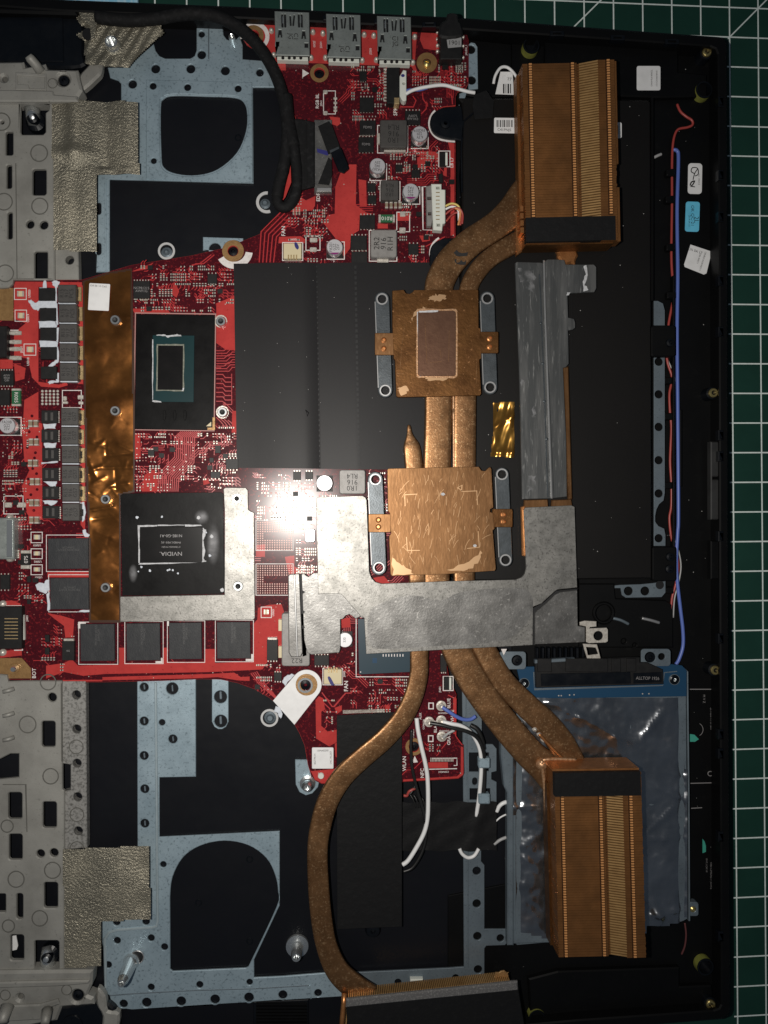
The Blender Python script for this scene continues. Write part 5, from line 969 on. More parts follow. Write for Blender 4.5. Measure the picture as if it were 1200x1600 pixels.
prism('pin_one_mark', [(322, 666), (330, 659), (330, 666)], 18.0, .08, M['cream'], cp, b=0); prism('package_corner', [(324, 672), (324, 668), (332, 668), (332, 652), (336, 652), (336, 672)], 17.96, .5, M['tan'], cp, b=.05)
gp = prism('gpu_package', rot([(188, 774), (192, 771), (345, 769), (349, 772), (350.5, 925), (348, 928), (191, 931)], 270, 850, 0), 18.1, 0.9, M['pkg'], mb, b=0.1); occ(186, 768, 352, 932)
fr_ = prism('gpu_frame', [(349, 764), (352, 761.5), (384, 762), (387.5, 766), (388, 796), (392, 799), (397, 801), (398.5, 966), (395, 968.5), (300, 970), (187.5, 972), (187.5, 932), (350.5, 929), (351, 800)], 18.3, 1.2, M['nickel'], mb, b=0.2); occ(348, 762, 400, 972); occ(186, 930, 400, 974)
gd = prism('silicon_die', rr(219, 824, 316, 879, 3), 18.8, 0.7, M['die'], gp, b=0.05)
for k, p in enumerate(([(215, 820.5), (246, 820), (246, 822.5), (219, 823.5), (218, 852), (218.5, 880), (216.5, 880)], [(288, 819.5), (314, 820), (316, 822), (289, 822.5)], [(246, 820), (288, 819.5), (288, 821), (246, 822)], [(216.5, 881.5), (219, 879.5), (268, 878.8), (312, 877.5), (316, 876), (322, 876), (322, 878), (270, 881), (217, 882.5)], [(317, 824), (322, 828), (321, 838), (318, 844), (319, 853), (321, 860), (318, 872), (320, 877), (316.5, 876), (315.8, 850)])):
    prism('paste_residue', ragged(p, .5, 4, k + 60), 18.45, .3, M['smear'], gp, b=.06)
for k, (x, y, r) in enumerate(((310, 809, 3), (331, 838, 3), (214, 808.5, 2.4), (253, 807.5, 1.8), (221, 886, 2), (234, 891.5, 2), (262, 891, 1.6), (265, 890, 1.6), (270, 891, 1.8), (278, 896, 1.6), (216, 893, 1.3), (347, 922, 3), (328, 868, 2.4), (322, 832, 1.6))):
    prism('paste_spot', ragged(circ(x, y, r, 9), r * .22, 1, k), 18.22, .14, M['paste'] if r < 3 else M['smear'], gp, b=.05)
stx = bpy.data.materials.new('smudged_paste'); stx.use_nodes = True
n_ = stx.node_tree; bs0 = n_.nodes['Principled BSDF']; bs0.inputs['Base Color'].default_value = (.5, .5, .52, 1); bs0.inputs['Roughness'].default_value = .55
tn = n_.nodes.new('ShaderNodeTexNoise'); tn.inputs['Scale'].default_value = 260; tn.inputs['Detail'].default_value = 5; ge = n_.nodes.new('ShaderNodeNewGeometry'); n_.links.new(ge.outputs['Position'], tn.inputs['Vector'])
rp_ = n_.nodes.new('ShaderNodeMapRange'); rp_.inputs[1].default_value = .42; rp_.inputs[2].default_value = .75; rp_.inputs[3].default_value = 0; rp_.inputs[4].default_value = .4; n_.links.new(tn.outputs['Fac'], rp_.inputs[0]); n_.links.new(rp_.outputs[0], bs0.inputs['Alpha'])
soft = stx.copy(); soft.name = 'soft_paste_smudge'; n_ = soft.node_tree; bs0 = n_.nodes['Principled BSDF']      # wiped thin, fading out towards its rim
tc = n_.nodes.new('ShaderNodeTexCoord'); vm = n_.nodes.new('ShaderNodeVectorMath'); vm.operation = 'MULTIPLY_ADD'; vm.inputs[1].default_value = (2, 2, 0); vm.inputs[2].default_value = (-1, -1, 0); n_.links.new(tc.outputs['Generated'], vm.inputs[0])
ln = n_.nodes.new('ShaderNodeVectorMath'); ln.operation = 'LENGTH'; n_.links.new(vm.outputs[0], ln.inputs[0])
m1 = n_.nodes.new('ShaderNodeMapRange'); m1.interpolation_type = 'SMOOTHSTEP'; m1.inputs[1].default_value = 1.0; m1.inputs[2].default_value = .1; m1.inputs[3].default_value = 0; m1.inputs[4].default_value = 1; n_.links.new(ln.outputs['Value'], m1.inputs[0])
m2 = n_.nodes.new('ShaderNodeMapRange'); m2.inputs[1].default_value = .3; m2.inputs[2].default_value = .7; m2.inputs[3].default_value = .15; m2.inputs[4].default_value = .55; n_.links.new([x for x in n_.nodes if x.type == 'TEX_NOISE'][0].outputs['Fac'], m2.inputs[0])
m3 = n_.nodes.new('ShaderNodeMath'); m3.operation = 'MULTIPLY'; n_.links.new(m1.outputs[0], m3.inputs[0]); n_.links.new(m2.outputs[0], m3.inputs[1]); n_.links.new(m3.outputs[0], bs0.inputs['Alpha'])
for k, (x, y, rx, ry) in enumerate(((315, 808, 13, 13), (333, 850, 12, 36), (208, 896, 8, 16))): prism('paste_smudge', circ(x, y, rx, 20, ry / rx), 18.14 + .002 * k, .001, soft, gp, b=0)
for s, y, size, sx in (('N18E-G0-A1', 837, 4.6, 1.05), ('PH98DC.MD0  (K)', 847.5, 3.0, .95), ('S TAIWAN 1912A1', 854.5, 2.6, 1.0), ('NVIDIA.', 865, 6.4, 1.15)): text(s, 267, y, 18.84, size, 180, mat('laser_mark_white' if s == 'NVIDIA.' else 'laser_mark', (.3, .29, .29), 0, .5), gd, 'print', sx=sx)
bpc = prism('chipset', [(559, 967), (568, 967), (640, 962), (642, 1050), (561, 1054)], 18.4, 1.4, M['pch'], mb, b=.08); occ(556, 962, 645, 1056); frame(556.5, 964, 646, 1057.5, 1.3)
for q in range(8): prism('substrate_pad', rect(598 + q * 4.4, 1022, 599.5 + q * 4.4, 1026), 18.44, .04, M['silk'], bpc, b=0)
prism('substrate_pad', rect(582, 1028, 589, 1036), 18.44, .04, M['bluepcb'], bpc, b=0); prism('substrate_pad', circ(563.5, 1050, 1, 8), 18.44, .04, M['silk'], bpc, b=0)
# standoffs
for x, y in SCR + [(345, 502), (347.5, 644), (370, 779), (372, 916)]:
    on = y in (779, 916)
    if x > 340 and not on: ring('standoff_pad', x, y, 10, 6, ZT + .08, .08, M['solder'], mb, 22, b=.02)
    lathe('standoff', x, y, 19, [(8.2, 17.2), (8, 18.8), (7, 19.4), (4.4, 19.4), (3.8, 18.6), (0, 18.3)], [M['pin'], M['hole']], mb, n=22, mats=[0, 0, 0, 0, 1, 1]); occ(x - 10, y - 10, x + 10, y + 10)
# white ear with the lower screw
er = prism('white_ear', [(426.5, 1095)] + [(460, 1132.5)] + [(479 + 23.5 * math.cos(math.radians(a)), 1070 + 23.5 * math.sin(math.radians(a))) for a in range(42, -140, -10)], ZT + .3, .3, M['white'], mb, [circ(479, 1070, 17, 24)], b=.05); occ(426, 1045, 504, 1133)
ring('screw_ring', 479, 1070, 17, 9.5, ZT + .15, .15, M['tan'], mb, 28, b=.03); ring('screw_collar', 477, 1071, 12, 8.6, ZT + .5, .5, M['pin'], mb, 24, b=.1); lathe('dark_screw', 477, 1071, 18, [(8.6, 15.5), (7.6, 17.2), (3, 17.6), (2, 16.8)], M['black_gloss'], mb, n=18)
# aerial sockets
for x, y in ((690, 1104), (671, 1129), (690, 1127), (691, 1152)): lathe('aerial_socket', x, y, 18.4, [(8, 17), (8, 17.5), (5, 17.6), (4.6, 18.6), (3.4, 18.8), (2.6, 18.2), (0, 18)], M['solder'], mb, n=14); occ(x - 8, y - 8, x + 8, y + 8)
for x, y in ((673.5, 1103), (673, 1154)): frame(x - 3.5, y - 4.5, x + 3.5, y + 4.5, 1.6)
prism('printed_outline', band([(676, 1185), (714, 1184.5), (714, 1196), (709, 1196)], 1.4), ZT + .05, .03, M['silk'], mb, b=0); prism('printed_outline', band([(668, 1202), (714, 1201)], 1.4), ZT + .05, .03, M['silk'], mb, b=0)
nb = Bag()
for q in range(16): nb.box(672.5 + q * 2.3, 1184, 673.9 + q * 2.3, 1190, ZT, ZT + .12, 0)
for q in range(42): nb.box(536 + q * 1.55, 1110 - q * .05, 536.9 + q * 1.55, 1115 - q * .05, ZT, ZT + .6, 0)
nb.done('connector_pins', [M['solder']], mb); occ(668, 1182, 716, 1204)
# printed words
for s, x, y, size, d in (('RGB BL', 496, 158, 5.2, 90), ('J2041', 502, 161, 3, 90), ('SPK', 618, 174, 6, 90), ('EDP', 497.5, 308, 5.6, 90), ('FAN', 443, 361, 6, 90), ('J5001', 458, 374, 3, 180), ('LB L7', 706, 254, 5, 90), ('FAN', 541, 1072, 6.4, 90), ('J5002', 538, 1053, 3, 90), ('BOT', 53.5, 1052, 6, 90), ('WLAN', 632, 1193, 5.6, 90), ('NFC', 660, 1208, 5.6, 90), ('BLUE', 701.5, 1099, 5, 90), ('WHITE', 707, 1120, 5, 90), ('BLACK', 680.5, 1135, 4.6, 90), ('GRAY', 701.5, 1155, 5, 90), ('CON4101', 692, 1114, 2.6, 180), ('CON4102', 694, 1142, 2.6, 180), ('CON4104', 662, 1132, 2.6, 90), ('CON4201', 693, 1206, 2.8, 180), ('MAIN', 645.5, 1146, 3.6, 90), ('AUX', 657, 1119, 3.6, 90),
                          ('US020', 46, 459, 3.6, 90), ('US019', 44, 497, 3.6, 90), ('US018', 44, 565, 3.6, 90), ('J5001', 34, 546, 3.6, 90), ('US003', 58, 852, 3.2, 180), ('US002', 59, 877.5, 3.2, 180), ('US001', 60, 902, 3.2, 180), ('J3401', 42.5, 966, 3.2, 90), ('J2203', 491, 69, 3.2, -90), ('J2204', 501.5, 70, 3.2, 90), ('J2205', 579, 80, 3.2, 90), ('US021', 427, 957, 3.2, 90), ('JAUD0_1', 728.5, 78, 3, 90), ('J5601', 687.5, 1077, 3, 90)):
    text(s, x, y, ZT + .06, size, d, M['silk'], mb, 'board_lettering', bold=.012)
occ(487, 140, 505, 178); occ(438, 350, 448, 372); occ(492, 300, 502, 316); occ(612, 165, 624, 184); occ(536, 1060, 546, 1084)
occ(130, 420, 211, 975, 0); occ(368, 412, 600, 735, 0); occ(526, 1112, 640, 1230, 0)
# ---- countless tiny parts, pads and tracks
B2 = inset([(x, -y) for x, y in BOARD[::-1]], 2); B2 = [(x, -y) for x, y in B2]
rnd = random.Random(21)
tr, sm = Bag(), Bag(); tz = [ZT + .006]
def track(pts, wd=1.5):
    tz[0] += .00025
    if tz[0] > ZT + .018: tz[0] = ZT + .006
    tr.strip(pts, wd, tz[0], 0)
def bundle(x, y, d, n, L1, L2, L3, turn, sp=3.2, wd=1.4):
    dirs = [(1, 0), (.7071, .7071), (0, 1), (-.7071, .7071), (-1, 0), (-.7071, -.7071), (0, -1), (.7071, -.7071)]
    a, b_ = dirs[d % 8], dirs[(d + turn) % 8]; nx, ny = -a[1], a[0]
    for i in range(n):
        px, py = x + nx * sp * i, y + ny * sp * i; l1 = L1 + turn * sp * i * -.42; pts = [(px, py), (px + a[0] * l1, py + a[1] * l1)]
        p = pts[-1]; pts.append((p[0] + b_[0] * L2, p[1] + b_[1] * L2)); p = pts[-1]; pts.append((p[0] + a[0] * L3, p[1] + a[1] * L3))
        if all(pip(*p, B2) for p in pts): track(pts, wd)
for i in range(11): track([(283 + 3.1 * i, 674), (273 + 3.1 * i, 683), (273 + 3.1 * i - (i > 5) * 1, 714 + i * .9), (248 + 3.1 * i, 740 + i * .9), (247 + 3.1 * i, 768)], 1.5)
for i in range(5): track([(398 + i * 4, 366 - i * 0.4), (430 + i * 4 - 24, 345 + i * 2), (404 + i * 6, 366), (404 + i * 5.5, 408)][1:] if False else [(440 + i * 5, 330 + i * 3), (408 + i * 6, 362 + i * 2), (405 + i * 5.6, 410)], 1.7)
for i in range(9): y = 548 + i * 4; track([(338, y), (350 + (i % 3) * 4, y), (357 + (i % 3) * 3, y - 6), (367, y - 6)], 1.2)
for i in range(7): y = 585 + i * 7; track([(338, y), (348, y), (352, y + 5), (362, y + 5), (362, y - 1)], 1.3)
for i in range(4): track([(338 + i * 6, 652 + i * 1.5), (346 + i * 5, 660), (352 + i * 5, 668), (366, 668 + i)], 1.3)
for i in range(4): track([(392 + i * 3, 1052 - i), (404 + i * 3, 1068), (420 + i * 2, 1082), (452, 1110 + i * 2)], 1.4)
track([(503, 1082), (519, 1104), (522, 1104), (540, 1083), (548, 1083), (558, 1072)], 1.8); track([(497, 1090), (516, 1108)], 1.6); track([(700, 1086), (712, 1092), (712, 1150), (722, 1164)], 1.6); track([(690, 1170), (700, 1158)], 1.4)
for pts in ([(645, 150), (650, 157), (646, 167), (625, 167)], [(660, 145), (661, 155), (666, 162), (666, 170), (658, 178)], [(700, 145), (706, 150), (707, 163)], [(695, 370), (665, 385)], [(460, 330), (462, 340), (474, 343)], [(300, 414), (312, 412), (330, 398)], [(295, 425), (296, 418), (306, 412), (318, 412), (335, 398)]): track(pts, 1.6)
DENSE = [(206, 412, 368, 490, .86), (208, 674, 372, 768, .66), (398, 738, 528, 815, .8), (458, 815, 495, 900, .7), (640, 98, 732, 136, .7), (545, 100, 605, 190, .8), (585, 235, 690, 300, .85), (620, 225, 690, 290, .6), (655, 345, 712, 372, .6), (625, 310, 662, 335, .5), (640, 365, 672, 410, .7), (470, 315, 515, 372, .85), (445, 290, 515, 408, .4), (560, 95, 604, 150, .5), (0, 635, 44, 805, .75), (24, 805, 50, 940, .8), (48, 900, 76, 960, .6), (60, 975, 98, 1055, .3), (395, 1035, 440, 1095, .55), (500, 1038, 558, 1100, .4), (545, 980, 560, 1060, .6), (573, 1058, 640, 1112, .85), (655, 1030, 690, 1060, .4), (655, 1160, 715, 1182, .45), (505, 1108, 527, 1138, .5), (20, 558, 40, 572, .7), (700, 95, 730, 135, .5), (660, 150, 705, 168, .25), (540, 395, 580, 412, .4), (620, 350, 660, 380, .6), (338, 664, 372, 768, .6), (688, 278, 712, 300, .5), (400, 930, 440, 948, .4), (570, 735, 604, 800, .5), (300, 505, 336, 490, .3), (460, 880, 495, 900, .5)]
def cnoise(x, y): return .5 + .5 * math.sin(x * .11 + 1.7 * math.sin(y * .07)) * math.sin(y * .13 + 1.3 * math.sin(x * .09))
for (x0, y0, x1, y1, dn) in DENSE:
    # laid out in little blocks: each block keeps one kind of part, one direction and one pitch
    y = y0 + 2
    while y < y1 - 3:
        bh = rnd.choice((9, 12, 15, 18)); x = x0 + 2 + rnd.uniform(0, 3)
        while x < x1 - 3:
            bw = rnd.choice((8, 12, 16, 20, 26)); kind = rnd.random(); v = rnd.random() < .5
            if rnd.random() < dn * (.85 + .8 * cnoise(x, y)):
                sx, sy = (4.6, 6.4) if v else (6.4, 4.6)
                if kind < .45: sx = sy = rnd.choice((4.2, 4.8, 5.4))
                br = rnd.choice((0, 1, 1, 2, 3)); fan = rnd.choice((None, 0, 1, 2, 3, 4, 6)); miss = rnd.uniform(.05, .3); tilt = rnd.choice((0, 45, 90)); pr = rnd.uniform(1.1, 1.6)
                for r_ in range(int(bh / sy)):
                    for c_ in range(int(bw / sx)):
                        px, py = x + (c_ + .5) * sx, y + (r_ + .5) * sy
                        if px > x1 - 1 or py > y1 - 1 or rnd.random() < miss or not pip(px, py, B2) or blocked(px, py): continue
                        if kind < .45: sm.dome(px, py, pr, ZT, .2, 0 if rnd.random() < .8 else 4, 6, .75, tilt)
                        elif kind < .9:
                            wd, hg = (2.2, 4.0) if v else (4.0, 2.2); k = (1, 1, 2, 3)[br]
                            sm.box(px - wd / 2, py - hg / 2, px + wd / 2, py + hg / 2, ZT, ZT + .45, k)
                            if v: sm.box(px - wd / 2 - .1, py - hg / 2 - .4, px + wd / 2 + .1, py - hg / 4, ZT, ZT + .5, 0); sm.box(px - wd / 2 - .1, py + hg / 4, px + wd / 2 + .1, py + hg / 2 + .4, ZT, ZT + .5, 0)
                            else: sm.box(px - wd / 2 - .4, py - hg / 2 - .1, px - wd / 4, py + hg / 2 + .1, ZT, ZT + .5, 0); sm.box(px + wd / 4, py - hg / 2 - .1, px + wd / 2 + .4, py + hg / 2 + .1, ZT, ZT + .5, 0)
                        elif r_ == 0 and c_ == 0: sm.box(px - 2, py - 2, px + 6, py + 5, ZT, ZT + .6, 1)
                        if fan is not None:
                            a = fan * math.pi / 4; L_ = 4 + 1.2 * c_
                            track([(px, py), (px + L_ * math.cos(a), py + L_ * math.sin(a)), (px + L_ * math.cos(a) + 5 * math.cos(a + .785), py + L_ * math.sin(a) + 5 * math.sin(a + .785))], 1.2)
            x += bw + rnd.uniform(0, 2)
        y += bh + rnd.uniform(0, 1)
for _ in range(230):      # sparse tracks everywhere
    x, y = rnd.uniform(0, 720), rnd.uniform(40, 1220)
    if pip(x, y, B2) and not blocked(x, y): bundle(x, y, rnd.randrange(8), rnd.randint(1, 4), rnd.uniform(8, 26), rnd.uniform(4, 14), rnd.uniform(5, 22), rnd.choice((-1, 1)), wd=1.1)
for _ in range(900):
    x, y = rnd.uniform(0, 720), rnd.uniform(40, 1220)
    if pip(x, y, B2) and not blocked(x, y): sm.dome(x, y, rnd.uniform(.7, 1.1), ZT, .08, rnd.choice((0, 4, 4)), 6)
for x, y in [(50 + 8 * math.sin(k * 1.9), 650 + k * 8.2) for k in range(20)]: sm.poly(circ(x, y, 2.4, 10), ZT + .05, 5)
tr.done('copper_tracks', [mat('red_track', (.42, .03, .033), 0, .34)], mb)
sm.done('tiny_components', [M['solder'], M['chip'], M['ceram'], M['ind'], mat('via_ring', (.35, .12, .1), .2, .4), M['pcb']], mb)
# ================================================================== heatsink
hk = thing('heatsink', 'copper heatsink turned over on the laptop, heat pipes joining three fin stacks', 'heatsink', 760, 800, 18)
# heat pipes (x, y, z of the middle, width)
def pipe(path, k=6, flat=2.4): return sweep('heat_pipe', spl(path, k), M['copper_pipe'], hk, n=16, flat=flat)
pipe([(685, 930, 20.2, 56), (685, 760, 20.2, 56), (688, 640, 20.2, 44), (688, 500, 20.2, 44), (694, 455, 20.2, 56), (708, 415, 20.2, 60), (741, 379, 20.3, 60), (780, 350, 20.4, 62), (812, 322, 20.5, 66), (850, 290, 20.5, 66)][0:0] + [(682, 930, 20.2, 40), (682, 760, 20.2, 43), (685, 640, 20.2, 43), (685, 500, 20.2, 44), (685.5, 452, 20.2, 45), (692, 430, 20.2, 45), (706, 407, 20.2, 45), (734, 380, 20.3, 43), (774, 353, 20.4, 43), (802, 330, 20.5, 50), (824, 306, 20.5, 58), (850, 280, 20.5, 60)])
pipe([(725, 930, 20.2, 33), (725, 760, 20.2, 36), (726, 640, 20.2, 36), (728, 500, 20.2, 34), (732, 452, 20.2, 29), (746, 424, 20.2, 29), (766, 403, 20.2, 29), (790, 388, 20.3, 30), (812, 376, 20.3, 31), (830, 368, 20.3, 32)])
wire('solder_bead', [(708.5, 640, 21.0), (709, 700, 21.0), (709, 735, 21.0)], 4, M['copper_edge'], hk, n=6); wire('solder_bead', [(708.5, 612, 21.0), (708.5, 640, 21.0)], 4, M['copper_edge'], hk, n=6)
pipe([(638.5, 664, 20.0, 3, 1.2), (639, 668, 20.0, 6, 1.5), (639.6, 676, 20.0, 8, 1.7), (640.4, 683, 20.1, 13, 1.9), (641.5, 690, 20.1, 20, 2.1), (643, 698, 20.2, 26, 2.4), (645, 714, 20.2, 28, 2.4), (647, 740, 20.2, 28, 2.4), (650, 830, 20.2, 28, 2.4), (653, 930, 20.2, 28, 2.4)], 3)
pipe([(657, 990, 20.2, 30), (655, 1020, 20.2, 29), (654, 1055, 20.2, 29), (645, 1090, 20.2, 30), (628, 1123, 20.2, 31), (600, 1155, 20.3, 32), (566, 1184, 20.4, 33), (535, 1214, 20.6, 34), (513, 1250, 20.8, 34), (501, 1290, 21, 33), (496, 1330, 21.2, 32), (498, 1390, 21.4, 33), (503, 1440, 21.6, 33), (511, 1480, 21.8, 33), (527, 1516, 22, 36), (552, 1540, 22, 38), (580, 1556, 22, 34)])
pipe([(702, 990, 20.2, 42), (716, 1022, 20.2, 45), (738, 1062, 20.3, 46), (764, 1100, 20.5, 46), (795, 1140, 20.8, 46), (826, 1176, 21, 46), (850, 1198, 21.2, 48), (868, 1222, 21.4, 46)])
pipe([(744, 990, 20.2, 34), (760, 1020, 20.2, 35), (786, 1064, 20.3, 36), (820, 1100, 20.5, 38), (852, 1130, 20.8, 40), (876, 1160, 21, 42), (890, 1188, 21.2, 44), (896, 1205, 21.3, 44)])
for p in (((842, 1147, 22.2), (860, 1166, 22.3), (880, 1186, 22.4)),): wire('solder_bead', p, 5, M['copper_bright'], hk, n=6)
for x, y in ((836, 1140), (843, 1148), (849, 1156), (850, 1157)): lathe('solder_blob', x, y, 22, [(4, 21.2), (3, 22.2), (0, 22.5)], M['solder'], hk, n=10, smooth=True)
for pts in ([(709, 395), (713, 391), (722, 396), (731, 394), (730, 399), (721, 401), (713, 400)], [(711, 405), (713, 405), (714, 411), (718, 409), (721, 406), (724, 410), (728, 407), (727, 413), (719, 413), (711, 411)]): prism('ink_stamp', ragged(pts, .8, 2, 3), 21.75, .1, M['ink'], hk, b=0)

def fins(top, bot, zt, zb, n, rows, tooth, lift, seed, capv):
    """a bank of folded fins; top/bot: four corners (left-top, right-top, right-bottom, left-bottom) traced at zt"""
    st_ = thing_part('fin_stack')
    A = [P(x, y, zt) for x, y in top]
    def H(u, v, z):
        a = A[0].lerp(A[1], u); b = A[3].lerp(A[2], u); p = a.lerp(b, v); return (p.x, p.y, z)
    V, F, MI = [], [], []
    def blk(u0, u1, v0, v1, z0, z1, mi, z1b=None):
        i = len(V); z1b = z1 if z1b is None else z1b
        for (u, v, za) in ((u0, v0, z1), (u1, v0, z1b), (u1, v1, z1b), (u0, v1, z1)): V.append(H(u, v, z0)); V.append(H(u, v, za))
        for f in ((1, 7, 5, 3), (0, 1, 3, 2), (2, 3, 5, 4), (4, 5, 7, 6), (6, 7, 1, 0)): F.append(tuple(i + k for k in f)); MI.append(mi)
    r = random.Random(seed)
    for k in range(n):
        v0, v1 = k / n, (k + .93) / n; dz = r.uniform(-.05, .05); d2 = r.uniform(-.004, .004)
        blk(0.0 + d2, tooth[0] - .03, v0, v1, zb, zt + dz, 0)
        blk(tooth[0] - .03, tooth[0], v0, (k + .8) / n, zb, zt - .8, 0)
        blk(tooth[0], tooth[1], v0, (k + .55) / n, zb, zt - .5 + dz, 1, zt + lift + dz)
        blk(tooth[1], 1.0 + d2, v0, v1, zb, zt + lift + dz, 0)
        for (u, up_) in rows:
            if capv[0] < (k + .5) / n < capv[1]: continue
            zz = zt + (lift if up_ else 0)
            blk(u - .016, u + .016, (k + .08) / n, (k + .62) / n, zz - .3, zz + .5 + dz, 2)  # clip colour lightened to paint in the light off its sloping faces
            blk(u - .028, u + .024, (k + .02) / n, (k + .9) / n, zz - .2, zz + .08 + dz, 3)  # near-black pad paints the shade of a groove beside the clip
    body = stuff(finish('fins', V, F, [M['fin'], M['fin_tooth'], mat('fin_clip_copper_%d' % seed, (.80, .38, .14), .35, .38), mat('fin_groove_shade_%d' % seed, (.03, .012, .004), .3, .5)], st_, mi=MI))
    # black block inside the stack: shade between the fins put in as colour
    V, F, MI = [], [], []
    blk(.01, .985, .004, .996, zb, zt - 1.2, 0); finish('fin_gap_shade', V, F, M['hole'], st_)
    return st_, H
def thing_part(name):
    o = bpy.data.objects.new(name, None); C.objects.link(o); o.empty_display_size = .003; place(o, P(880, 800, 19), hk); return o
s1, H1 = fins([(816, 100), (957, 97), (963, 378), (822, 381)], None, 29, 19, 70, ((.085, 0), (.55, 0), (.93, 1)), (.63, .82), 1.6, 5, (.86, 1.1))
s2, H2 = fins([(866, 1206), (999, 1204), (1007, 1493), (873, 1496)], None, 34, 20, 72, ((.085, 0), (.53, 0), (.87, 1)), (.61, .78), 1.4, 6, (-1, .13))
def plate(parent, H, name, u0, u1, v0, v1, z0, z1, m):
    V = [H(u, v, z) for z in (z0, z1) for u, v in ((u0, v0), (u1, v0), (u1, v1), (u0, v1))]
    return finish(name, V, [(7, 6, 5, 4), (0, 4, 5, 1), (1, 5, 6, 2), (2, 6, 7, 3), (3, 7, 4, 0)], m, parent)
plate(s1, H1, 'black_tape_band', -.012, .975, .865, .998, 28, 30.9, M['tape']); plate(s1, H1, 'end_plate', .0, .97, .999, 1.006, 20, 28.6, M['copper'])
plate(s1, H1, 'side_plate', 1.0, 1.035, -.0, .57, 24, 29.6, M['fin']); plate(s1, H1, 'side_plate', 1.0, 1.04, .70, 1.0, 24, 29.6, M['fin']); plate(s1, H1, 'side_lip', -.03, 0.0, .02, .86, 19, 24, M['fin'])
for v in (.78, .82, .86, .9): plate(s1, H1, 'side_clip', -.045, -.01, v, v + .03, 21, 27.5, M['copper_bright'])
plate(s2, H2, 'black_tape_band', -.012, .99, -.002, .125, 33, 35.8, M['tape']); plate(s2, H2, 'end_plate', -.02, 1.0, -.012, -.002, 21, 33.6, M['copper_bright'])
plate(s2, H2, 'side_lip', -.025, 0.0, .1, 1.0, 20, 26, M['copper'])
wire('solder_bead', [(846, 1188, 24), (851, 1230, 22.5), (855, 1300, 22), (858, 1400, 22), (860, 1455, 22)], 6, M['copper_edge'], s2, n=6)
wire('solder_bead', [(842, 1196, 22.6), (845, 1190, 23), (852, 1187, 23.5), (870, 1186, 23.5), (900, 1187, 23.5)], 5, M['copper_edge'], s2, n=6)
lathe('solder_blob', 848, 1196, 24, [(9, 22.4), (8, 23.6), (5, 24.4), (0, 24.6)], M['copper_edge'], s2, n=14, smooth=True)
prism('pipe_joint', [(806, 330), (822, 318), (822, 388), (808, 398)], 22.5, 3, M['copper_bright'], hk, b=.6)
prism('pipe_tail', ragged([(868, 384), (898, 384), (905, 398), (900, 412), (880, 412), (872, 400)], 1.5, 3, 8), 20.4, 2.4, M['copper_bright'], hk, b=.8)
# third stack at the bottom edge
s3 = thing_part('fin_stack')
V, F, MI = [], [], []
n3 = 88
for k in range(n3):
    a = (544 + 252 * k / n3, 1554 - 27 * k / n3); b = (544 + 252 * (k + .55) / n3, 1554 - 27 * (k + .55) / n3)
    p0, p1 = P(*a, 24), P(*b, 24); i = len(V); d = Vector((-.1, -1, 0)).normalized() * 16
    for z, off in ((20, 0), (25.4, 0)):
        for p in (p0, p1, p1 + d, p0 + d): V.append((p.x, p.y, z))
    for f in ((4, 5, 6, 7), (0, 1, 5, 4), (1, 2, 6, 5), (3, 0, 4, 7)): F.append(tuple(i + q for q in f)); MI.append(0)
stuff(finish('fins', V, F, M['fin_tooth'], s3))
prism('foam_strip', [(541, 1562), (797, 1535), (809, 1534), (810, 1548), (540, 1575)], 26.6, 1.2, M['foam'], s3, b=.5)
prism('black_wrap', [(541, 1571), (810, 1544), (826, 1640), (545, 1670)], 26.2, 6, M['tape'], s3, b=.3)
prism('fin_gap_shade', [(545, 1558), (797, 1532), (800, 1560), (545, 1580)], 24.6, 4, M['hole'], s3, b=0)  # black filler, paints the gaps of this stack dark
sweep('heat_pipe', [(538, 1552, 24.0, 9), (537, 1568, 25, 8), (535, 1590, 25.5, 8), (533, 1612, 26, 8)], M['copper_bright'], s3, n=10)
prism('dried_adhesive', ragged([(772, 1522), (786, 1517), (794, 1520), (795, 1526), (772, 1529)], 1.2, 4, 2), 23, .6, M['tan'], s3, b=.2)

# processor plates
c1 = prism('cpu_cold_plate', [(613, 454), (631, 452.5), (634, 458), (640, 459), (645, 456), (647, 453), (746, 452.5), (747.5, 454), (748, 512), (751, 513), (752.5, 560), (749, 562), (752, 615), (750, 618), (622, 621), (619, 619), (617, 563), (615, 560), (613, 508)], 22.8, 1.3, M['copper'], hk, b=.15)
pd = prism('pedestal', rr(653, 485.5, 712, 587.5, 4), 23.5, .8, M['copper_die'], c1, b=.1)
prism('scraped_edge', ragged(rr(650.5, 482.5, 715, 590.5, 5), .7, 3, 9), 22.95, .15, M['copper_edge'], c1, [ragged(rr(653.6, 485.8, 712, 587.5, 4), .4, 2, 4)], b=.03)
prism('paste_residue', ragged([(651.5, 487), (654.5, 487), (655.5, 540), (657.5, 583), (660, 588), (656, 588), (653.5, 560)], .5, 4, 12), 23.3, .35, M['smear'], c1, b=.05)
prism('paste_residue', ragged([(654, 485.5), (685, 485), (684, 487.5), (655, 488)], .5, 4, 13), 23.58, .08, M['smear'], c1, b=.02)
for k, p in enumerate(([(672, 462), (680, 460), (695, 461), (697, 468), (684, 471), (670, 470)], [(622, 606), (630, 603), (637, 606), (636, 615), (626, 617)], [(664, 588), (700, 587), (712, 590), (690, 594), (668, 593)], [(642, 500), (648, 488), (660, 481), (666, 480), (650, 492)])): prism('scraped_patch', ragged(p, 2.2, 4, 20 + k), 22.83, .03, M['scratch'], c1, b=0)
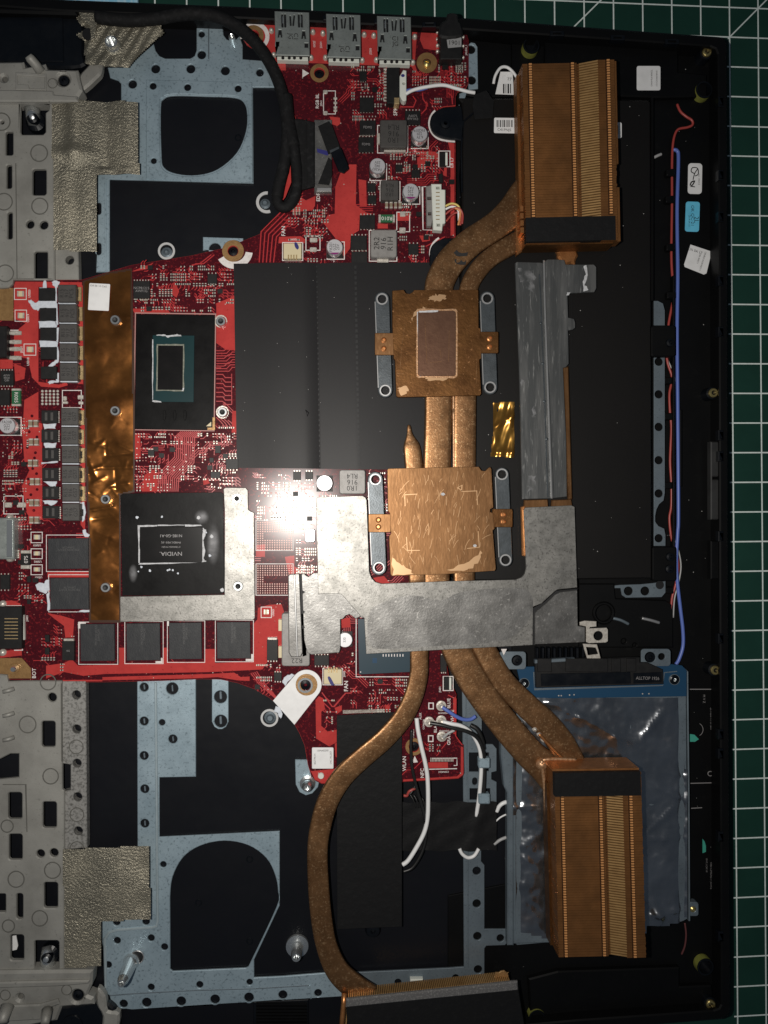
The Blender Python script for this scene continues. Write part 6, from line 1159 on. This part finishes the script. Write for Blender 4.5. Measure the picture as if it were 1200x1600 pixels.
for p in ([(664, 502), (667, 567), (690, 565)], [(687, 545), (690, 559)], [(702, 515), (701, 565)], [(629, 530), (625, 575)], [(633, 505), (628, 540)], [(744, 600), (745, 560)], [(690, 484), (675, 484)], [(620, 584), (631, 584)]): prism('scratch', band(p, .5), 23.53 if p[0][0] > 655 and p[0][0] < 710 and p[0][1] > 490 else 22.84, .03, M['copper_pipe'], c1, b=0)
c2 = prism('gpu_cold_plate', [(605, 734), (607, 732), (748, 729), (752, 735), (758, 736), (763, 731), (766, 729.5), (768, 733), (771, 793), (766, 796), (766, 800), (770, 801), (773, 826), (770, 829), (775, 889), (773, 892), (700, 897), (612, 900), (610, 897), (608, 838), (611, 833), (609, 802), (606, 798)], 22.8, 1.3, M['copper2'], hk, b=.15)
for p in ([(633, 791), (632.5, 773), (652, 772)], [(722, 768), (745, 767), (746, 789)], [(635, 839), (636.5, 860), (656, 860)], [(747, 830), (749, 855), (730, 857)], [(722, 767), (715, 762), (722, 758), (721, 768)]): prism('etched_corner', band(p, 1.2), 22.84, .03, M['scratch'], c2, b=0)
_r = random.Random(5)
sb_ = Bag()
for k in range(95):
    x, y = _r.uniform(620, 762), _r.uniform(738, 890); L_ = _r.uniform(5, 20); a = math.radians(_r.gauss(72 if y < 860 else 110, 12)); bnd = _r.uniform(-.35, .35)
    pts = [(x + L_ * t * math.cos(a + bnd * t), y - L_ * t * math.sin(a + bnd * t)) for t in (0, .35, .7, 1)]
    if all(612 < p[0] < 768 and 736 < p[1] < 894 for p in pts): sb_.strip(pts, _r.uniform(.35, .7), 22.81 + k * .0003, 0)
sb_.done('fine_scratches', [M['scratch']], c2)
for k, p in enumerate(([(613, 868), (622, 880), (640, 888), (646, 896), (614, 898)], [(700, 892), (735, 876), (752, 862), (752, 872), (738, 886), (720, 893)])): prism('scraped_patch', ragged(p, 2, 4, 30 + k), 22.86, .03, M['scratch'], c2, b=0)
prism('paste_residue', ragged(circ(692, 772.5, 4, 8, .5), 1.2, 2, 3), 22.84, .03, M['smear'], c2, b=0); prism('paste_residue', ragged(circ(742, 853, 3.4, 8, .6), 1, 2, 3), 22.845, .03, M['smear'], c2, b=.02)
def bar(x0, y0, x1, y1, hw=11.5):
    s = prism('spring_bar', capsule(x0, y0, x1, y1, hw), 21.9, .9, M['bar'], hk, [circ(x0, y0, 6.2, 14), circ(x1, y1, 6.2, 14)], b=.28)
    for x, y in ((x0, y0), (x1, y1)): ring('bar_eye', x, y, 9.4, 6.6, 22.05, .3, M['barrim'], s, 20, b=.14)
    prism('worn_edge', band([(x0 - hw + .6, y0 + 4), (x1 - hw + .6, y1 - 4)], 1.6), 21.96, .4, M['barrim'], s, b=.1)
    return s
def tab(x0, y0, x1, y1, m, flip):
    t = prism('bar_tab', rr(x0, y0, x1, y1, 2), 22.7, .7, m, hk, b=.2)
    for f in (.32, .7):
        cx, cy = (x0 + x1) / 2 - 2 * flip, y0 + (y1 - y0) * f
        lathe('rivet', cx, cy, 23, [(4.6, 22.7), (4.4, 23.1), (2.8, 23.3), (2.2, 22.9), (0, 22.9)], M['copper_bright'], t, n=14)
bar(597, 467, 602, 610); bar(761.5, 466, 766, 605); bar(586.5, 749, 592, 887, 12); bar(784.5, 741, 790, 875, 11)
tab(585.5, 520, 618, 555, M['copper2'], 1); tab(748, 518, 779, 552, M['copper'], -1); tab(575.5, 803, 611, 832, M['copper2'], 1); tab(769, 795, 801, 824, M['copper'], -1)
# nickel bracket
nk = prism('nickel_bracket', [(494, 780), (497, 777), (566, 774.5), (571, 777), (573, 782), (577, 893), (580, 902), (586, 909), (596, 912), (700, 908), (806, 905.5), (815, 902), (820, 896), (822, 888), (818, 797), (821, 793), (893, 789.5), (898, 792), (902, 918), (872, 921), (868, 923), (846, 943), (833, 948), (832.5, 1008), (700, 1015), (572, 1022), (569, 966), (563, 962), (534, 929), (530, 927.5), (497, 928)], 21.9, .9, M['nickel'], hk, b=.15)
for k, p in enumerate(([(575, 965), (590, 945), (640, 930), (690, 938), (720, 925), (800, 918), (830, 928), (828, 965), (790, 1000), (700, 1008), (600, 1014), (578, 1005)],)): prism('scuffed_area', spl(p, 3, True), 21.93, .03, M['nickel2'], nk, b=0)
ft = prism('nickel_foot', [(836, 1007), (836, 958), (840, 954), (852, 944), (868, 929), (876, 925), (902, 922), (903, 978), (914, 980), (914, 1003), (905, 1004)], 21.6, .8, M['nickel2'], hk, b=.18)
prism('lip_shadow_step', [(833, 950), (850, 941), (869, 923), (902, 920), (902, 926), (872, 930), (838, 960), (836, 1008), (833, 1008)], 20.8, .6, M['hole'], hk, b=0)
cl = prism('steel_clip', [(906, 972), (914, 970), (932, 971), (932, 979), (922, 980), (921, 982), (948, 981), (950, 984), (950, 1002), (947, 1004), (920, 1005), (916, 1003), (916, 979), (906, 977)], 20.6, .6, M['solder'], hk, [circ(935, 993.5, 7.5, 16)], b=.15)
prism('steel_clip_leg', [(911, 1006), (933, 1007), (935, 1014), (939, 1030), (918, 1030), (913, 1014)], 20.8, .6, M['solder'], hk, [[(916, 1011), (931, 1012), (935, 1022), (919, 1024)]], b=.15)
v1_ = prism('vrm_plate', [(450, 900), (453, 897), (466, 896), (468, 897), (473, 1020), (470, 1026), (455, 1027), (451, 1020)], 21.4, 1.0, M['nickel2'], hk, b=.3)
prism('plate_ridge', band([(460, 898), (464.5, 1026)], 2.6), 21.9, .6, M['barrim'], v1_, b=.2)
v2_ = prism('vrm_plate', [(471, 897), (475, 896), (478, 899), (482, 901), (486, 898), (490, 895), (508, 894), (510, 916), (540, 918), (560, 938), (572, 958), (562, 964), (556, 967), (546, 960), (540, 962), (536, 967), (532, 968), (532, 1014), (530, 1020), (487, 1023), (480, 1020), (475, 1000)], 20.9, .9, M['nickel2'], hk, b=.2)
prism('plate_gap', [(468, 897), (473, 897), (479, 1024), (473, 1026)], 20.0, 1, M['hole'], hk, b=0)
for y in (925, 956, 980): prism('gap_tooth', [(472, y - 3), (477, y), (473, y + 3)], 21.2, .6, M['hole'], hk, b=0)
# aluminium strip
al = prism('aluminium_strip', [(805, 411), (808, 409), (846, 410), (850, 412), (866, 778), (860, 779), (816, 780), (812, 600)], 22.2, 1.0, M['alu'], hk, b=.2)
prism('aluminium_strip', [(851, 408), (856, 405), (870, 405), (882, 406), (884, 413), (928, 413), (932, 417), (932, 450), (929, 456), (890, 458), (887, 463), (888, 496), (897, 498), (899, 504), (899, 512), (895, 515), (888, 516), (889, 568), (885, 573), (880, 575), (885, 690), (886, 776), (861, 779)], 21.6, 1.0, M['alu'], hk, b=.2)
prism('strip_ridge', band([(850.5, 406), (852, 480), (857, 620), (862.5, 779)], 2.8), 22.7, .9, M['barrim'], al, b=.3)
prism('strip_ridge', band([(843, 428), (845, 470), (851, 620), (856, 777)], 2.2), 22.4, .3, M['bar'], al, b=.1)
prism('strip_lip', [(811, 411), (838, 413), (842, 421), (842, 440), (845, 470), (842, 470), (839, 440), (836, 422), (811, 417)], 22.3, .1, M['alu'], al, b=.05)
for x, y in ((845, 505), (848, 568), (850.5, 627), (854, 686)): lathe('strip_rivet', x, y, 22.4, [(2.6, 22.2), (2.2, 22.7), (0, 22.8)], M['bar'], al, n=10)
for k, p in enumerate(([(809, 420), (830, 418), (836, 432), (832, 444), (812, 440)], [(816, 440), (832, 440), (834, 456), (822, 450)], [(833, 635), (836, 650), (842, 668), (838, 672), (832, 652)], [(814, 590), (820, 600), (820, 618), (815, 610)], [(824, 744), (836, 742), (838, 766), (826, 768)])): prism('white_residue', ragged(p, 2.4, 5, 50 + k), 22.24, .03, stx, al, b=0)
for k, p in enumerate(([(911, 417), (916, 414), (919, 430), (914, 446), (920, 452), (912, 455), (910, 440), (915, 428)], [(886, 456), (893, 456), (889, 461), (886, 462)])): prism('white_residue', ragged(p, .9, 3, 70 + k), 21.68, .06, M['smear'], al, b=.02)
prism('copper_backing', [(880, 573), (889, 572), (895, 780), (888, 782), (884, 690)], 21.0, 1.6, M['copper2'], hk, b=.5)
prism('copper_backing', [(819, 781), (856, 780), (857, 794), (818, 796)], 21.0, 1.2, M['copper2'], hk, b=.3); prism('copper_backing', [(862, 781), (893, 780), (895, 792), (861, 794)], 21.0, 1.2, M['copper2'], hk, b=.3)
prism('copper_backing', [(814, 792), (820, 790), (821, 870), (816, 868)], 21.0, 1.2, M['copper_bright'], hk, b=.3)

# ================================================================== wires and cables
def wthing(name, label, pts, wd, m, cat='wire', k=6): return tag(wire(name, pts, wd, m, None, k), label, cat)
# red wire runs beneath the little holders
rw = thing('red_wire', 'thin dull red wire with a kinked top end beside the blue wire, right edge', 'wire', 1045, 500, 14)
RW = [(1058, 163, 14.6), (1063, 174, 15), (1072, 182, 15.4), (1081, 188, 15.4), (1082, 195, 15.2), (1074, 199, 15), (1060, 202, 14.8), (1054, 212, 14.6), (1051, 230, 14.4), (1050, 260, 14.2), (1050, 320, 14.2), (1049, 400, 14.2), (1051, 440, 14.2), (1051, 470, 14.2), (1044, 512, 14.2), (1042, 560, 14.2), (1050, 590, 14.2), (1046, 615, 14.2), (1047, 645, 14.2), (1049, 670, 14.2), (1047, 720, 14.2), (1049, 755, 14.2), (1049, 790, 14.2), (1046, 810, 14.2), (1049, 840, 14.2), (1056, 860, 14.2), (1060, 885, 14.2), (1056, 912, 14.2), (1050, 935, 14.2), (1048, 965, 14)]
wire('wire', RW, 3.8, M['wred'], rw, 5, 7)
wire('wire', [(x + (4 if y > 560 else 0), y, z - .3) for x, y, z in RW if y > 540], 2.4, M['wgrey'], rw, 5, 6)
for x, y in ((1050, 268), (1049, 310), (1050, 385), (1051, 460), (1045, 594), (1046, 650), (1045, 758), (1047, 922)): prism('wire_holder', rr(x - 8, y - 5, x + 6, y + 6, 2), 15.9, 2.6, M['black'], ch, b=.4)
wthing('blue_wire', 'blue wire running straight down the right side of the black base', [(1052, 234, 14), (1058, 236, 14.6), (1060, 250, 14.6), (1058, 330, 14.5), (1059, 430, 14.5), (1058, 520, 14.5), (1059, 640, 14.5), (1060, 800, 14.5), (1059, 832, 14.5), (1057, 870, 15), (1058, 905, 15), (1063, 950, 14.8), (1067, 985, 14.8), (1067, 1010, 14.8), (1061, 1030, 15), (1056, 1038, 15)], 5.4, M['wblue'])
wthing('blue_scrap', 'short pale blue wire scrap near the top right beside the blue wire', [(1022, 246, 13.4), (1028, 243, 13.6), (1033, 241, 13.4)], 4.5, M['wgrey'])
wthing('speaker_wire', 'white wire leaving the speaker plug at the top of the board', [(634, 147, 20), (645, 141, 20.4), (665, 136, 20.6), (692, 133, 20.6), (712, 138, 20.2), (730, 143, 19.8), (742, 145, 19.4)], 5.4, M['wwhite'])
wthing('speaker_wire', 'violet-blue wire partly under the white speaker wire at the top of the board', [(634, 142, 19.6), (642, 140.5, 19.6), (655, 140.5, 19.7), (668, 137, 19.7)], 4.6, M['wblue'])
wthing('speaker_wire', 'white looped wire over the barcode label by the upper copper fins', [(771, 131, 14.8), (774, 118, 15.6), (782, 106, 16.2), (792, 105, 16.2), (801, 112, 16), (808, 122, 15.6)], 4.4, M['wwhite'])
for k, (m, nm, pts) in enumerate(((M['wyellow'], 'yellow', [(696, 322, 19.4), (706, 318, 19.8), (716, 322, 19.6), (720, 334, 19), (718, 346, 18.8)]), (M['wwhite'], 'white', [(696, 327, 19.2), (706, 323, 19.5), (715, 327, 19.4), (717, 345, 18.9)]), (M['wred'], 'upper red', [(696, 335, 19), (708, 326, 19.7), (718, 326, 19.8), (723, 336, 19.2), (722, 350, 18.8)]), (M['wred'], 'lower red', [(697, 346, 18.4), (706, 336, 18.8), (716, 332, 19.2), (721, 340, 19), (719, 352, 18.8)]), (M['worange'], 'orange', [(711, 325, 19.9), (719, 330, 19.7), (718, 342, 19.3), (716, 352, 19)]))):
    wthing('battery_lead', 'thin %s lead curling out of the white battery plug' % nm, pts, 3.4, m, k=5)
# aerial leads
wthing('aerial_wire', 'blue aerial lead on the lower board, going under the heat pipe', [(691, 1105, 19), (700, 1111, 19.4), (712, 1119, 19.2), (724, 1124, 18.6), (735, 1124, 18), (743, 1119, 17.6)], 6, M['wblue'])
wthing('aerial_wire', 'white aerial lead from the lower board bending down through the steel clips', [(692, 1128, 19), (705, 1131, 19.6), (720, 1134, 19.2), (733, 1142, 18.4), (743, 1155, 17.4), (750, 1172, 16.8), (752, 1195, 16.2), (751, 1220, 16), (748, 1250, 15.6), (744, 1275, 15)], 6.4, M['wwhite'])
wthing('aerial_wire', 'black aerial lead crossing the white one on the lower board', [(672, 1130, 19), (690, 1133, 19.8), (710, 1138, 20), (730, 1143, 19.4), (746, 1153, 18.2), (754, 1170, 17.2), (757, 1195, 16.2), (756, 1240, 15.6)], 6.4, M['wblack'])
wthing('aerial_wire', 'short grey aerial lead on the socket marked gray', [(692, 1153, 19), (700, 1146, 19.5), (710, 1141, 19.5)], 4.6, M['wgrey'])
wthing('aerial_wire', 'black aerial lead looping over the steel frame by the drive', [(735, 1133, 16.5), (746, 1140, 17), (753, 1155, 16.8), (756, 1170, 16)], 7, M['wblack'])
wthing('aerial_wire', 'long white aerial lead curving past the WLAN mark down to the black film', [(651, 1122, 19), (653, 1140, 19.2), (658, 1165, 19), (664, 1190, 18.6), (668, 1215, 18), (669, 1250, 17.4), (668, 1278, 17.2), (663, 1300, 17.2), (652, 1322, 17.6), (638, 1344, 18), (629, 1351, 18)], 7, M['wwhite'])
wthing('aerial_wire', 'long black aerial lead beside the long white one, lower board', [(643, 1140, 18.4), (642, 1170, 18.6), (644, 1200, 18.4), (652, 1235, 17.6), (662, 1270, 17), (666, 1300, 17), (660, 1330, 17), (645, 1355, 17), (630, 1362, 17)], 5, M['wblack'])
wthing('white_loop', 'white wire loop sticking out below the black tape', [(718, 1326, 15.8), (722, 1334, 16), (731, 1340, 16), (741, 1337, 16), (748, 1326, 15.8)], 5.6, M['wwhite'], k=5)
wthing('white_end', 'upper white wire arching from the black tape to the drive', [(776, 1268, 15), (780, 1260, 15.4), (786, 1255, 15.6), (795, 1252, 15.4)], 6.4, M['wwhite'], k=5)
wthing('white_end', 'thin white wire below the arching one beside the drive', [(774, 1284, 15), (782, 1277, 15.2), (792, 1272, 15)], 2.6, M['wwhite'], k=5)
wthing('white_end', 'lower greyish white wire between the black tape and the drive', [(772, 1319, 15), (782, 1312, 15.3), (792, 1308, 15.2)], 5, M['wgrey'], k=5)
rc = thing('twisted_wire', 'short red and black twisted wire just below the board', 'wire', 640, 1236, 13)
wire('strand', [(631, 1243, 15.4), (636, 1243, 15.8), (639, 1237, 16), (644, 1234, 16), (650, 1231, 15.6)], 4.6, M['wred'], rc, 5); wire('strand', [(634, 1239, 15.4), (638, 1241, 16), (642, 1239, 16.2), (648, 1228, 15.8), (644, 1215, 15.6)], 3.4, M['wblack'], rc, 5)
for k in range(6): wire('strand', [(640 + k * 6, 1240 + k * 2, 14.6), (646 + k * 5, 1250, 15.4), (650 + k * 4, 1262, 15.4)], 2.2, M['wblack'], rc, 4, 6)
wthing('thin_wire', 'thin dark red wire tail below the foil wrapped drive', [(1070, 1442, 14), (1072, 1460, 14.6), (1070, 1478, 14.6), (1065, 1491, 14.2)], 2.8, mat('dark_red_wire', (.10, .03, .03), 0, .5))
# display cable
dc = thing('display_cable', 'black cloth wrapped display cable curving down to its socket on the board', 'cable', 420, 170, 14)
wire('cable', [(150, 27, 19.5), (200, 32, 19.8), (245, 29, 20), (290, 22, 20), (330, 24, 20), (365, 38, 20), (398, 66, 20), (425, 105, 20), (442, 150, 19.8), (449, 200, 19.4), (445, 250, 19), (436, 290, 18.6), (433, 308, 18.4)], 19, M['cloth'], dc, 7, 12)
wire('cable', [(433, 300, 18.4), (434, 318, 18.6), (444, 324, 18.8), (456, 316, 19), (463, 298, 19.2), (464, 270, 19.4), (460, 235, 19.8), (455, 205, 19.8)], 17, M['cloth'], dc, 7, 12)
wire('cable', [(446, 150, 19.6), (450, 190, 19.4), (458, 230, 19.6)], 22, M['cloth'], dc, 6, 12)
prism('cable_sleeve', [(450, 184), (470, 185), (492, 190), (492, 290), (470, 296), (466, 270), (458, 240)], 19.6, 1.8, M['cloth'], dc, b=.5)
prism('sleeve_fold', [(477, 186), (479, 186), (480, 292), (476, 292)], 19.9, .3, M['cloth'], dc, b=.1)

# ================================================================== dust
db = Bag(); _r = random.Random(77)
for k in range(130):
    x, y = _r.uniform(700, 1125), _r.uniform(60, 1590)
    zz = 18.25 if (725 < x < 1015 and 165 < y < 895) else 13.05
    s = _r.choice((.25, .3, .3, .4, .6)); db.box(x - s, y - s, x + s, y + s, zz, zz + .08, 0, _r.uniform(0, 90))
for k in range(24):
    x, y = _r.uniform(375, 640), _r.uniform(415, 725); s = .4; db.box(x - s, y - s, x + s, y + s, 19.2 if 480 < x < 560 else 18.6, 19.3 if 480 < x < 560 else 18.7, 0, 30)
o = stuff(finish('dust', db.V, db.F, [mat('grey_dust', (.35, .34, .33), 0, .8)])); tag(o, 'fine grey dust specks on the black battery and films', 'dust')
